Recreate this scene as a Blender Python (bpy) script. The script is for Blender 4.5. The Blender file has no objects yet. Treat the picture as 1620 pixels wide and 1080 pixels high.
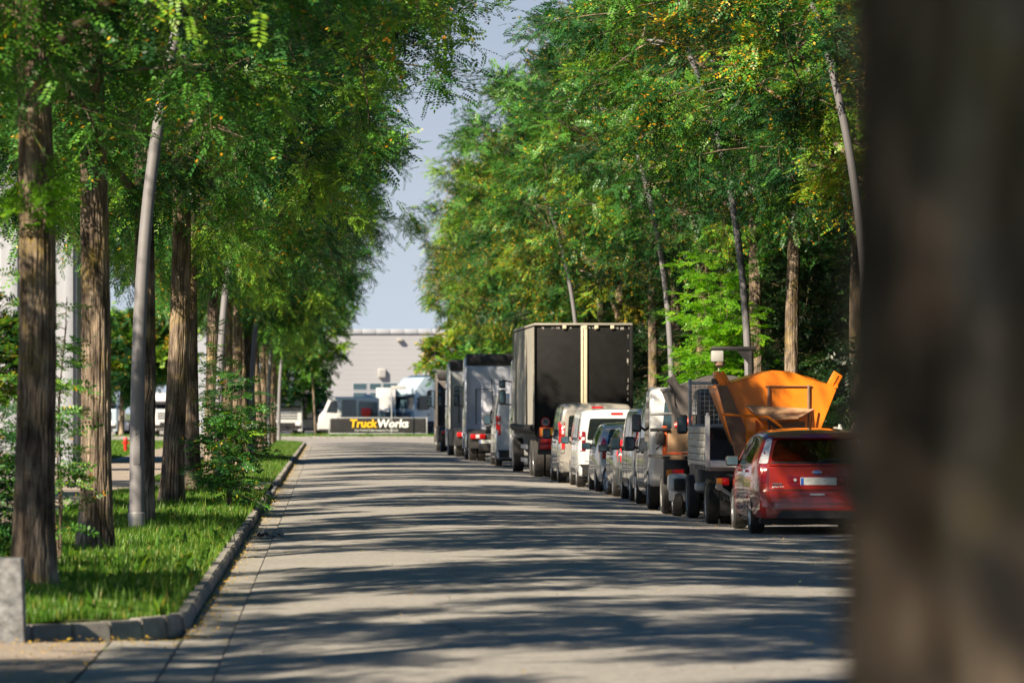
import bpy, bmesh, math, random
import numpy as np
from mathutils import Vector, Matrix
from mathutils.bvhtree import BVHTree
R = math.radians
random.seed(7)
scene = bpy.context.scene
COL = scene.collection

# ------------------------------------------------------------------ camera, sky, sun, exposure
F_PX, VPX, VPY, CAM_H = 7000.0, 517.0, 650.0, 1.77
cam = bpy.data.objects.new('camera', bpy.data.cameras.new('camera'))
COL.objects.link(cam)
cam.location = (0, 0, CAM_H)
cam.rotation_euler = (R(90), 0, 0)
cam.data.sensor_width = 36
cam.data.lens = F_PX / 1620 * 36
cam.data.shift_x = (810 - VPX) / 1620
cam.data.shift_y = (VPY - 540) / 1620
cam.data.clip_start = 0.3
cam.data.clip_end = 4000
cam.data.dof.use_dof = True
cam.data.dof.focus_distance = 72
cam.data.dof.aperture_fstop = 3.3
cam.data.dof.aperture_blades = 9
scene.camera = cam

SUN_EL, SUN_BACK = 38.0, 45.0            # height; degrees behind straight-left
sdir = Vector((-math.cos(R(SUN_BACK)) * math.cos(R(SUN_EL)), -math.sin(R(SUN_BACK)) * math.cos(R(SUN_EL)), math.sin(R(SUN_EL))))
world = bpy.data.worlds.new('World')
scene.world = world
world.use_nodes = True
nt = world.node_tree
sky = nt.nodes.new('ShaderNodeTexSky')
sky.sky_type = 'NISHITA'
sky.sun_disc = False
sky.sun_elevation = R(SUN_EL)
sky.sun_rotation = math.atan2(sdir.x, sdir.y)
sky.altitude = 300
sky.air_density = 1.0
sky.dust_density = 0.35
sky.ozone_density = 4.0
bg = nt.nodes['Background']
bg.inputs['Strength'].default_value = 0.05
tcw = nt.nodes.new('ShaderNodeTexCoord')
vadd = nt.nodes.new('ShaderNodeVectorMath')
vadd.operation = 'ADD'
vadd.inputs[1].default_value = (0, 0, 0.15)
nt.links.new(tcw.outputs['Generated'], vadd.inputs[0])
vnorm = nt.nodes.new('ShaderNodeVectorMath')
vnorm.operation = 'NORMALIZE'
nt.links.new(vadd.outputs[0], vnorm.inputs[0])
nt.links.new(vnorm.outputs[0], sky.inputs[0])
tint = nt.nodes.new('ShaderNodeHueSaturation')      # thin late-summer haze greys the blue
sxyz = nt.nodes.new('ShaderNodeSeparateXYZ')
nt.links.new(tcw.outputs['Generated'], sxyz.inputs[0])
smap = nt.nodes.new('ShaderNodeMapRange')
smap.inputs['From Min'].default_value = 0.04
smap.inputs['From Max'].default_value = 0.45
smap.inputs['To Min'].default_value = 0.38
smap.inputs['To Max'].default_value = 1.35
nt.links.new(sxyz.outputs['Z'], smap.inputs['Value'])
nt.links.new(smap.outputs[0], tint.inputs['Saturation'])
nt.links.new(sky.outputs[0], tint.inputs['Color'])
nt.links.new(tint.outputs[0], bg.inputs[0])
sun = bpy.data.objects.new('sun', bpy.data.lights.new('sun', 'SUN'))
COL.objects.link(sun)
sun.data.energy = 5.0
sun.data.angle = R(0.53)
sun.data.color = (1.0, 0.85, 0.64)
sun.rotation_euler = sdir.to_track_quat('Z', 'Y').to_euler()
scene.view_settings.view_transform = 'Standard'
scene.view_settings.look = 'None'
scene.view_settings.exposure = 1.27
scene.view_settings.gamma = 1.0
scene.cycles.max_bounces = 6
scene.cycles.diffuse_bounces = 3
scene.cycles.transparent_max_bounces = 12
scene.cycles.caustics_reflective = False
scene.cycles.caustics_refractive = False
scene.cycles.sample_clamp_indirect = 6.0


def at(px, py, Y):
    return Vector(((px - VPX) / F_PX * Y, Y, CAM_H + (VPY - py) / F_PX * Y))


# ------------------------------------------------------------------ materials
def nodes_of(name):
    m = bpy.data.materials.new(name)
    m.use_nodes = True
    t = m.node_tree
    return m, t, t.nodes['Principled BSDF']


def N(t, kind, **kw):
    n = t.nodes.new(kind)
    for k, v in kw.items():
        setattr(n, k, v)
    return n


def mixc(t, fac, a, b, mode='MIX'):
    n = t.nodes.new('ShaderNodeMix')
    n.data_type = 'RGBA'
    n.blend_type = mode
    for sock, v in ((n.inputs[0], fac), (n.inputs[6], a), (n.inputs[7], b)):
        if hasattr(v, 'is_linked') or hasattr(v, 'links'):
            t.links.new(v, sock)
        elif isinstance(v, (int, float)):
            sock.default_value = v
        else:
            sock.default_value = (*v, 1) if len(v) == 3 else v
    return n.outputs[2]


def ramp(t, src, stops, interp='LINEAR'):
    n = t.nodes.new('ShaderNodeValToRGB')
    n.color_ramp.interpolation = interp
    e = n.color_ramp.elements
    while len(e) < len(stops):
        e.new(0.5)
    for el, (p, c) in zip(e, stops):
        el.position = p
        el.color = (c, c, c, 1) if isinstance(c, (int, float)) else (*c, 1)
    t.links.new(src, n.inputs[0])
    return n.outputs[0]


def noise(t, scale, detail=4, rough=0.6, vec=None, stretch=None, coord='Object'):
    tc = N(t, 'ShaderNodeTexCoord')
    v = tc.outputs[coord]
    if stretch:
        mp = N(t, 'ShaderNodeMapping')
        mp.inputs['Scale'].default_value = stretch
        t.links.new(v, mp.inputs[0])
        v = mp.outputs[0]
    n = N(t, 'ShaderNodeTexNoise')
    n.inputs['Scale'].default_value = scale
    n.inputs['Detail'].default_value = detail
    n.inputs['Roughness'].default_value = rough
    t.links.new(v, n.inputs['Vector'])
    return n.outputs['Fac']


def bump(t, b, h, strength, dist=0.02):
    n = N(t, 'ShaderNodeBump')
    n.inputs['Strength'].default_value = strength
    n.inputs['Distance'].default_value = dist
    t.links.new(h, n.inputs['Height'])
    t.links.new(n.outputs[0], b.inputs['Normal'])


def M(name, col, rough=0.5, metal=0.0, coat=0.0, var=0.12, scale=6.0, bmp=0.0, bscale=40, dirt=0.0, dirtcol=(0.16, 0.13, 0.10), spec=0.5, stretch=None):
    m, t, b = nodes_of(name)
    n = noise(t, scale, 5, 0.65, stretch=stretch)
    lo = tuple(c * (1 - var) for c in col)
    hi = tuple(min(1, c * (1 + var)) for c in col)
    c = ramp(t, n, [(0.3, lo), (0.7, hi)])
    if dirt:
        d = ramp(t, noise(t, scale * 0.6 + 2, 8, 0.75), [(0.48, 0.0), (0.72, dirt)])
        c = mixc(t, d, c, dirtcol)
    t.links.new(c, b.inputs['Base Color'])
    b.inputs['Roughness'].default_value = rough
    b.inputs['Metallic'].default_value = metal
    b.inputs['Specular IOR Level'].default_value = spec
    if coat:
        b.inputs['Coat Weight'].default_value = coat
        b.inputs['Coat Roughness'].default_value = 0.04
    if bmp:
        bump(t, b, noise(t, bscale, 6, 0.7), bmp)
    return m


def paint(name, col, rough=0.35, metal=0.0, dirt=0.25):
    return M(name, col, rough, metal, 0.9, 0.05, 2.5, 0.0, dirt=dirt, dirtcol=(0.20, 0.17, 0.13))


def leaf_mat(name, stops, trans=0.30, attr='tone'):
    m, t, b = nodes_of(name)
    a = N(t, 'ShaderNodeAttribute', attribute_name=attr)
    c = ramp(t, a.outputs['Fac'], stops)
    t.links.new(c, b.inputs['Base Color'])
    b.inputs['Roughness'].default_value = 0.42
    b.inputs['Specular IOR Level'].default_value = 0.38
    tr = N(t, 'ShaderNodeBsdfTranslucent')
    tc = mixc(t, 1.0, c, (1.5, 1.35, 0.55), 'MULTIPLY')
    t.links.new(tc, tr.inputs[0])
    mx = N(t, 'ShaderNodeMixShader')
    mx.inputs[0].default_value = trans
    t.links.new(b.outputs[0], mx.inputs[1])
    t.links.new(tr.outputs[0], mx.inputs[2])
    t.links.new(mx.outputs[0], t.nodes['Material Output'].inputs[0])
    return m


LEAF_STOPS = [(0.0, (0.012, 0.055, 0.022)), (0.3, (0.036, 0.140, 0.030)), (0.55, (0.105, 0.285, 0.034)), (0.76, (0.27, 0.44, 0.035)), (0.86, (0.55, 0.36, 0.02)), (0.94, (0.60, 0.27, 0.015)), (1.0, (0.33, 0.09, 0.02))]
MAT = {}
MAT['leaf'] = leaf_mat('locust_leaf', LEAF_STOPS)
MAT['leaf_dark'] = leaf_mat('shaded_wood_leaf', [(0, (0.006, 0.020, 0.008)), (0.6, (0.015, 0.044, 0.012)), (0.8, (0.032, 0.08, 0.014)), (1, (0.25, 0.18, 0.02))], 0.25)  # under-canopy shade of the wood is put into these dark tones
MAT['leaf_bright'] = leaf_mat('sunlit_leaf', [(0, (0.06, 0.19, 0.018)), (0.5, (0.15, 0.40, 0.022)), (0.8, (0.28, 0.50, 0.03)), (1, (0.5, 0.4, 0.03))], 0.5)  # brighter leaf copy, sunlight put into the colour
MAT['grass'] = leaf_mat('grass_blade', [(0, (0.03, 0.10, 0.015)), (0.5, (0.085, 0.21, 0.02)), (0.8, (0.18, 0.31, 0.035)), (1, (0.42, 0.36, 0.10))], 0.42)
MAT['fallen'] = leaf_mat('fallen_leaf', [(0, (0.55, 0.33, 0.03)), (0.5, (0.60, 0.42, 0.06)), (0.8, (0.35, 0.17, 0.04)), (1, (0.16, 0.22, 0.03))], 0.15)


def bark_mat():
    m, t, b = nodes_of('bark')
    f = N(t, 'ShaderNodeAttribute', attribute_name='ridge')
    n1 = noise(t, 5, 9, 0.72, stretch=(1.6, 1.6, 0.5))
    c = ramp(t, n1, [(0.28, (0.075, 0.058, 0.046)), (0.5, (0.17, 0.133, 0.104)), (0.72, (0.29, 0.24, 0.19))])
    rr = ramp(t, f.outputs['Fac'], [(0.15, (0.30, 0.26, 0.24)), (0.75, (1.0, 1.0, 1.0))])
    c = mixc(t, 0.8, c, rr, 'MULTIPLY')
    big = ramp(t, noise(t, 6.5, 4, 0.6, stretch=(1, 1, .28)), [(0.36, (0.40, 0.40, 0.41)), (0.5, (1.0, 1.0, 1.0)), (0.64, (2.0, 2.0, 1.95))])
    c = mixc(t, 1.0, c, big, 'MULTIPLY')
    lich = ramp(t, noise(t, 1.1, 7, 0.75), [(0.50, 0.0), (0.64, 0.75)])
    lich2 = ramp(t, noise(t, 22, 4, 0.7), [(0.38, 0.0), (0.6, 1.0)])
    lm = N(t, 'ShaderNodeMath', operation='MULTIPLY')
    t.links.new(lich, lm.inputs[0])
    t.links.new(lich2, lm.inputs[1])
    c = mixc(t, lm.outputs[0], c, (0.36, 0.27, 0.045))
    t.links.new(c, b.inputs['Base Color'])
    b.inputs['Roughness'].default_value = 0.9
    b.inputs['Specular IOR Level'].default_value = 0.15
    bump(t, b, noise(t, 26, 9, 0.75, stretch=(1.5, 1.5, 0.35)), 0.9, 0.03)
    return m


MAT['bark'] = bark_mat()


def asphalt_mat(name, c0, c1, c2):
    m, t, b = nodes_of(name)
    big = noise(t, 0.35, 6, 0.7)
    fine = noise(t, 55, 3, 0.8)
    c = ramp(t, big, [(0.3, c0), (0.55, c1), (0.75, c2)])
    sp = ramp(t, fine, [(0.32, (0.55, 0.55, 0.57)), (0.5, (1, 1, 1)), (0.7, (1.28, 1.25, 1.2))])
    c = mixc(t, 1.0, c, sp, 'MULTIPLY')
    mid = ramp(t, noise(t, 16, 3, 0.75), [(0.34, (0.74, 0.74, 0.75)), (0.5, (1, 1, 1)), (0.66, (1.17, 1.16, 1.14))])
    c = mixc(t, 1.0, c, mid, 'MULTIPLY')
    vor = N(t, 'ShaderNodeTexVoronoi', feature='DISTANCE_TO_EDGE')
    vor.inputs['Scale'].default_value = 0.16
    tcv = N(t, 'ShaderNodeTexCoord')
    wob = N(t, 'ShaderNodeVectorMath', operation='ADD')
    nz = N(t, 'ShaderNodeTexNoise')
    nz.inputs['Scale'].default_value = 1.1
    nz.inputs['Detail'].default_value = 6
    t.links.new(tcv.outputs['Object'], nz.inputs['Vector'])
    t.links.new(tcv.outputs['Object'], wob.inputs[0])
    t.links.new(nz.outputs['Color'], wob.inputs[1])
    t.links.new(wob.outputs[0], vor.inputs['Vector'])
    ck = ramp(t, vor.outputs['Distance'], [(0.0, 0.55), (0.006, 0.0)])
    c = mixc(t, ck, c, (0.07, 0.068, 0.065))
    st = ramp(t, noise(t, 1.3, 8, 0.8, stretch=(1, 0.25, 1)), [(0.60, 0.0), (0.75, 0.35)])
    c = mixc(t, st, c, (0.10, 0.095, 0.09))
    t.links.new(c, b.inputs['Base Color'])
    b.inputs['Roughness'].default_value = 0.85
    b.inputs['Specular IOR Level'].default_value = 0.3
    bump(t, b, noise(t, 70, 4, 0.8), 0.7, 0.012)
    return m


MAT['asphalt'] = asphalt_mat('asphalt', (0.245, 0.238, 0.227), (0.285, 0.276, 0.262), (0.325, 0.312, 0.292))
MAT['cross'] = asphalt_mat('cross_asphalt', (0.25, 0.235, 0.22), (0.275, 0.26, 0.24), (0.30, 0.285, 0.26))
MAT['path'] = asphalt_mat('path_paving', (0.27, 0.235, 0.20), (0.32, 0.275, 0.235), (0.36, 0.31, 0.26))
MAT['kerbstone'] = M('kerbstone', (0.26, 0.25, 0.23), 0.9, var=0.3, scale=3.5, bmp=0.5, bscale=60, dirt=0.5, dirtcol=(0.12, 0.10, 0.08))
MAT['slab'] = M('gutter_slab', (0.27, 0.26, 0.24), 0.9, var=0.22, scale=2.2, bmp=0.5, bscale=70, dirt=0.4, dirtcol=(0.14, 0.12, 0.10))
MAT['joint'] = M('joint', (0.10, 0.09, 0.08), 0.95)
MAT['granite'] = M('granite', (0.19, 0.20, 0.215), 0.85, var=0.6, scale=16, bmp=0.5, bscale=60, dirt=0.3)
MAT['soil'] = M('verge_soil', (0.055, 0.075, 0.02), 0.95, var=0.5, scale=4, bmp=0.6, dirt=0.6, dirtcol=(0.07, 0.05, 0.03))
MAT['lawn'] = M('lawn_turf', (0.10, 0.19, 0.03), 0.95, var=0.4, scale=1.2, bmp=0.8, bscale=30)
MAT['land'] = M('far_land', (0.08, 0.11, 0.04), 0.95, var=0.3, scale=0.05)
MAT['pole'] = M('pole_grey', (0.20, 0.195, 0.21), 0.55, 0.15, var=0.07, scale=3, dirt=0.12)
MAT['dark_metal'] = M('dark_metal', (0.03, 0.03, 0.033), 0.5, 0.3, dirt=0.4)
MAT['black'] = M('black_plastic', (0.018, 0.018, 0.02), 0.45, dirt=0.2)
MAT['chassis'] = M('chassis', (0.035, 0.033, 0.032), 0.6, 0.2, dirt=0.5, dirtcol=(0.12, 0.10, 0.08))
MAT['rubber'] = M('rubber', (0.018, 0.017, 0.017), 0.8, dirt=0.55, dirtcol=(0.07, 0.06, 0.05), bmp=0.2)
MAT['alloy'] = M('alloy', (0.45, 0.45, 0.46), 0.35, 0.85, dirt=0.3)
MAT['steel'] = M('steel', (0.36, 0.36, 0.36), 0.45, 0.6, dirt=0.4)
MAT['galv'] = M('galvanised', (0.42, 0.43, 0.44), 0.5, 0.5, var=0.2)
MAT['alu_board'] = M('weathered_board', (0.44, 0.42, 0.38), 0.6, 0.2, var=0.25, scale=3, dirt=0.5, stretch=(1, .3, 3))
MAT['glass'] = M('dark_glass', (0.010, 0.013, 0.016), 0.04, spec=0.9, var=0.02)
MAT['glass_blue'] = M('blue_glass', (0.04, 0.075, 0.10), 0.06, spec=0.9, var=0.1)
MAT['red_lens'] = M('red_lens', (0.52, 0.012, 0.014), 0.15, coat=0.8, var=0.25, scale=14)
MAT['dark_red_lens'] = M('dark_red_lens', (0.22, 0.008, 0.02), 0.12, coat=1.0, var=0.1)
MAT['orange_lens'] = M('orange_lens', (0.75, 0.22, 0.01), 0.2, coat=0.7)
MAT['clear_lens'] = M('clear_lens', (0.62, 0.62, 0.64), 0.12, coat=0.8)
MAT['plate'] = M('number_plate', (0.55, 0.57, 0.55), 0.5, var=0.25, scale=14)
MAT['plate_blue'] = M('plate_blue', (0.02, 0.10, 0.45), 0.5)
MAT['white_text'] = M('white_letters', (0.75, 0.76, 0.74), 0.6)
MAT['white'] = paint('white_paint', (0.62, 0.63, 0.64))
MAT['white_fresh'] = paint('fresh_white_paint', (0.52, 0.53, 0.54), dirt=0.05)
MAT['silver'] = paint('silver_paint', (0.46, 0.455, 0.45), 0.32, 0.5)
MAT['grey_van'] = paint('grey_van_paint', (0.42, 0.405, 0.38), 0.35, 0.3)
MAT['beige_van'] = paint('beige_van_paint', (0.38, 0.355, 0.32), 0.36, 0.3)
MAT['wine'] = paint('wine_red_paint', (0.27, 0.012, 0.006), 0.3, 0.0, dirt=0.0)
MAT['dark_car'] = paint('dark_car_paint', (0.09, 0.095, 0.095), 0.3, 0.5)
MAT['orange'] = M('orange_paint', (0.86, 0.225, 0.004), 0.5, coat=0.2, var=0.10, scale=2.5, dirt=0.35, dirtcol=(0.40, 0.10, 0.012))
MAT['orange_red'] = M('orange_red', (0.75, 0.13, 0.03), 0.5, dirt=0.3)
MAT['rust_brown'] = M('rusty_plate', (0.20, 0.13, 0.09), 0.8, var=0.3, scale=4, dirt=0.5, dirtcol=(0.30, 0.16, 0.06))
MAT['tan'] = M('tan_board', (0.40, 0.25, 0.14), 0.8, var=0.2, scale=3, dirt=0.4, dirtcol=(0.2, 0.12, 0.07))
MAT['hopper_grey'] = M('hopper_grey', (0.11, 0.10, 0.10), 0.6, 0.2, var=0.2, dirt=0.4)
MAT['tarp_black'] = M('black_tarpaulin', (0.0085, 0.0085, 0.009), 0.6, var=0.25, scale=2, bmp=0.35, bscale=3, dirt=0.3, dirtcol=(0.022, 0.021, 0.021), spec=0.2)
MAT['tarp_grey'] = M('grey_tarpaulin', (0.30, 0.285, 0.25), 0.55, var=0.12, scale=1.5, bmp=0.3, bscale=4, dirt=0.2)
MAT['cream'] = M('cream_strip', (0.62, 0.54, 0.38), 0.6)
MAT['scuff'] = M('scuffed_edge', (0.30, 0.29, 0.27), 0.7, var=0.4, scale=10)
MAT['yellow'] = M('yellow', (0.80, 0.45, 0.01), 0.5)
MAT['red'] = M('red', (0.65, 0.02, 0.015), 0.45)
MAT['blue_grey'] = paint('pale_blue_paint', (0.40, 0.50, 0.58), 0.35, 0.1, dirt=0.05)
MAT['lavender'] = paint('cab_white_paint', (0.72, 0.75, 0.86), 0.4, 0.0, dirt=0.15)
MAT['banner'] = M('banner_black', (0.018, 0.017, 0.018), 0.5, var=0.3, scale=2, bmp=0.4, bscale=2)
MAT['seat'] = M('seat_fabric', (0.03, 0.03, 0.034), 0.9)
MAT['sign_white'] = M('sign_white', (0.36, 0.36, 0.345), 0.5)
MAT['paper'] = M('crumpled_paper', (0.26, 0.25, 0.23), 0.8, var=0.3)


def seethrough(name, tint, gloss):
    m, t, b = nodes_of(name)
    tr = N(t, 'ShaderNodeBsdfTransparent')
    tr.inputs[0].default_value = (*tint, 1)
    gl = N(t, 'ShaderNodeBsdfGlossy')
    gl.inputs['Roughness'].default_value = 0.03
    lw = N(t, 'ShaderNodeFresnel')
    lw.inputs[0].default_value = 1.5
    mx = N(t, 'ShaderNodeMixShader')
    t.links.new(lw.outputs[0], mx.inputs[0])
    t.links.new(tr.outputs[0], mx.inputs[1])
    t.links.new(gl.outputs[0], mx.inputs[2])
    t.links.new(mx.outputs[0], t.nodes['Material Output'].inputs[0])
    return m


MAT['tinted'] = seethrough('tinted_glass', (0.42, 0.47, 0.45), 0.1)


def clad_mat(name, col, seam, horizontal=False, period=1.0, width=0.06):
    m, t, b = nodes_of(name)
    tc = N(t, 'ShaderNodeTexCoord')
    w = N(t, 'ShaderNodeTexWave', wave_type='BANDS', bands_direction='Z' if horizontal else 'X', wave_profile='SAW')
    w.inputs['Scale'].default_value = 0.314159 / period
    t.links.new(tc.outputs['Object'], w.inputs[0])
    k = ramp(t, w.outputs['Fac'], [(0.0, 1.0), (width, 0.0), (1 - width, 0.0), (1.0, 1.0)])
    base = ramp(t, noise(t, 0.25, 5), [(0.3, tuple(c * 0.93 for c in col)), (0.7, col)])
    c = mixc(t, k, base, seam)
    t.links.new(c, b.inputs['Base Color'])
    b.inputs['Roughness'].default_value = 0.5
    bump(t, b, k, 0.3, -0.03)
    return m


MAT['clad_far'] = clad_mat('grey_cladding', (0.28, 0.29, 0.32), (0.268, 0.278, 0.308), True, 0.45, 0.12)
MAT['clad_left'] = clad_mat('silver_cladding', (0.34, 0.355, 0.39), (0.5, 0.52, 0.56), False, 1.1, 0.10)
MAT['roof_edge'] = M('roof_edge', (0.30, 0.32, 0.36), 0.5, var=0.05)


# ------------------------------------------------------------------ mesh helpers
def link(name, me, mat, parent=None):
    o = bpy.data.objects.new(name, me)
    COL.objects.link(o)
    if mat is not None:
        me.materials.append(mat)
    if parent:
        o.parent = parent
    return o


def empty(name, label, cat, loc=(0, 0, 0), rz=0.0, group=None):
    o = bpy.data.objects.new(name, None)
    COL.objects.link(o)
    o.empty_display_size = 0.3
    o.location = loc
    o.rotation_euler = (0, 0, rz)
    return tag(o, label, cat, group)


def tag(o, label=None, cat=None, group=None, kind=None):
    if label:
        o['label'] = label
    if cat:
        o['category'] = cat
    if group:
        o['group'] = group
    if kind:
        o['kind'] = kind
    return o


def copy_tree(o, parent=None):
    c = o.copy()
    COL.objects.link(c)
    if parent is not None:
        c.parent = parent
    for ch in list(o.children):
        copy_tree(ch, c)
    return c


def finish(me, smooth=True, ang=35):
    if smooth:
        for p in me.polygons:
            p.use_smooth = True
        me.set_sharp_from_angle(angle=R(ang))


class MB:
    def __init__(self):
        self.bm = bmesh.new()

    def _merge(self, t, rot=None, piv=None):
        if rot is not None:
            mtx = rot.to_4x4() if not isinstance(rot, Matrix) or len(rot) == 3 else rot
            p = Vector(piv or (0, 0, 0))
            bmesh.ops.transform(t, matrix=Matrix.Translation(p) @ mtx @ Matrix.Translation(-p), verts=t.verts)
        bmesh.ops.recalc_face_normals(t, faces=t.faces)
        me = bpy.data.meshes.new('tmp')
        t.to_mesh(me)
        t.free()
        self.bm.from_mesh(me)
        bpy.data.meshes.remove(me)
        return self

    def box(self, x0, x1, y0, y1, z0, z1, bev=0.0, rot=None, seg=2):
        t = bmesh.new()
        bmesh.ops.create_cube(t, size=1)
        for v in t.verts:
            v.co = Vector((x0 + (v.co.x + .5) * (x1 - x0), y0 + (v.co.y + .5) * (y1 - y0), z0 + (v.co.z + .5) * (z1 - z0)))
        if bev:
            bmesh.ops.bevel(t, geom=list(t.edges), offset=bev, segments=seg, affect='EDGES', profile=0.5)
        return self._merge(t, rot, ((x0 + x1) / 2, (y0 + y1) / 2, (z0 + z1) / 2))

    def prism(self, poly, axis, a, b, bev=0.0, seg=2):
        t = bmesh.new()
        def mk(u, v, w):
            return {'x': (w, u, v), 'y': (u, w, v), 'z': (u, v, w)}[axis]
        A = [t.verts.new(mk(u, v, a)) for u, v in poly]
        B = [t.verts.new(mk(u, v, b)) for u, v in poly]
        t.faces.new(A)
        t.faces.new(B[::-1])
        n = len(poly)
        for i in range(n):
            t.faces.new((A[i], B[i], B[(i + 1) % n], A[(i + 1) % n]))
        bmesh.ops.recalc_face_normals(t, faces=t.faces)
        if bev:
            bmesh.ops.bevel(t, geom=list(t.edges), offset=bev, segments=seg, affect='EDGES', profile=0.5)
        return self._merge(t)

    def tube(self, pts, r, n=10, cap=True):
        t = bmesh.new()
        pts = [Vector(p) for p in pts]
        rs = r if isinstance(r, (list, tuple)) else [r] * len(pts)
        rings = []
        for i, p in enumerate(pts):
            d = (pts[min(i + 1, len(pts) - 1)] - pts[max(i - 1, 0)]).normalized()
            up = Vector((0, 0, 1)) if abs(d.z) < 0.95 else Vector((0, 1, 0))
            s = d.cross(up).normalized()
            u = s.cross(d)
            rings.append([t.verts.new(p + (s * math.cos(2 * math.pi * k / n) + u * math.sin(2 * math.pi * k / n)) * rs[i]) for k in range(n)])
        for a, b in zip(rings, rings[1:]):
            for k in range(n):
                t.faces.new((a[k], a[(k + 1) % n], b[(k + 1) % n], b[k]))
        if cap:
            t.faces.new(rings[0][::-1])
            t.faces.new(rings[-1])
        return self._merge(t)

    def cyl(self, p0, p1, r, n=20):
        return self.tube([p0, p1], r, n)

    def lathe(self, prof, c, axis='x', n=32):
        t = bmesh.new()
        rings = []
        for (w, r) in prof:
            ring = []
            for k in range(n):
                a = 2 * math.pi * k / n
                u, v = r * math.cos(a), r * math.sin(a)
                p = {'x': (w, u, v), 'y': (u, w, v), 'z': (u, v, w)}[axis]
                ring.append(t.verts.new(Vector(c) + Vector(p)))
            rings.append(ring)
        for a, b in zip(rings, rings[1:]):
            for k in range(n):
                t.faces.new((a[k], a[(k + 1) % n], b[(k + 1) % n], b[k]))
        t.faces.new(rings[0][::-1])
        t.faces.new(rings[-1])
        return self._merge(t)

    def poly3(self, pts):
        self.bm.faces.new([self.bm.verts.new(p) for p in pts])
        return self

    def slab(self, pts, off):
        t = bmesh.new()
        a = [t.verts.new(Vector(p)) for p in pts]
        b = [t.verts.new(Vector(p) + Vector(off)) for p in pts]
        t.faces.new(a)
        t.faces.new(b[::-1])
        for i in range(len(pts)):
            j = (i + 1) % len(pts)
            t.faces.new((a[i], b[i], b[j], a[j]))
        return self._merge(t)

    def build(self, name, mat, parent=None, smooth=True, ang=35):
        me = bpy.data.meshes.new(name)
        self.bm.to_mesh(me)
        self.bm.free()
        finish(me, smooth, ang)
        return link(name, me, MAT[mat] if isinstance(mat, str) else mat, parent)


def np_mesh(name, verts, faces, mat, parent=None, attr=None, smooth=False):
    """verts (n,3), faces (m,k) of equal k; attr = (name, per-face floats)"""
    me = bpy.data.meshes.new(name)
    k = faces.shape[1]
    me.vertices.add(len(verts))
    me.vertices.foreach_set('co', verts.astype(np.float32).ravel())
    me.loops.add(faces.size)
    me.loops.foreach_set('vertex_index', faces.astype(np.int32).ravel())
    me.polygons.add(len(faces))
    me.polygons.foreach_set('loop_start', np.arange(0, faces.size, k, dtype=np.int32))
    me.polygons.foreach_set('loop_total', np.full(len(faces), k, dtype=np.int32))
    if smooth:
        me.polygons.foreach_set('use_smooth', np.ones(len(faces), dtype=bool))
    me.update(calc_edges=True)
    if attr:
        for an, dom, vals in attr:
            a = me.attributes.new(an, 'FLOAT', dom)
            a.data.foreach_set('value', vals.astype(np.float32))
    me.validate()
    return link(name, me, MAT[mat], parent) if mat else me


def roundpoly(pts, r, seg=4):
    out = []
    n = len(pts)
    for i in range(n):
        p, a, b = Vector(pts[i]), Vector(pts[i - 1]), Vector(pts[(i + 1) % n])
        rr = min(r, (p - a).length * .45, (p - b).length * .45)
        s, e = p + (a - p).normalized() * rr, p + (b - p).normalized() * rr
        for k in range(seg + 1):
            t = k / seg
            out.append(tuple(s * (1 - t) ** 2 + p * 2 * t * (1 - t) + e * t * t))
    return out


def text(name, body, size, mat, parent, loc, rot=(R(90), 0, 0), ext=0.004, bold=0.0, shear=0.0, align='CENTER', sx=1.0):
    cu = bpy.data.curves.new('tmp_text', 'FONT')
    cu.body = body
    cu.size = size
    cu.extrude = ext
    cu.offset = bold
    cu.shear = shear
    cu.align_x = align
    cu.align_y = 'CENTER'
    o = bpy.data.objects.new('tmp_text', cu)
    COL.objects.link(o)
    dg = bpy.context.evaluated_depsgraph_get()
    me = bpy.data.meshes.new_from_object(o.evaluated_get(dg))
    bpy.data.objects.remove(o)
    bpy.data.curves.remove(cu)
    me.materials.clear()
    for v in me.vertices:
        v.co.x *= sx
    t = link(name, me, MAT[mat], parent)
    t.location = loc
    t.rotation_euler = rot
    return t


DIRS = {'rear': (Vector((0, 1, 0)), lambda u, v: Vector((u, -3, v))), 'front': (Vector((0, -1, 0)), lambda u, v: Vector((u, 30, v))),
        'left': (Vector((1, 0, 0)), lambda u, v: Vector((-4, u, v))), 'right': (Vector((-1, 0, 0)), lambda u, v: Vector((4, u, v))),
        'top': (Vector((0, 0, -1)), lambda u, v: Vector((u, v, 8)))}


def bvh_of(o):
    bm = bmesh.new()
    bm.from_mesh(o.data)
    t = BVHTree.FromBMesh(bm)
    bm.free()
    return t


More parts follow.
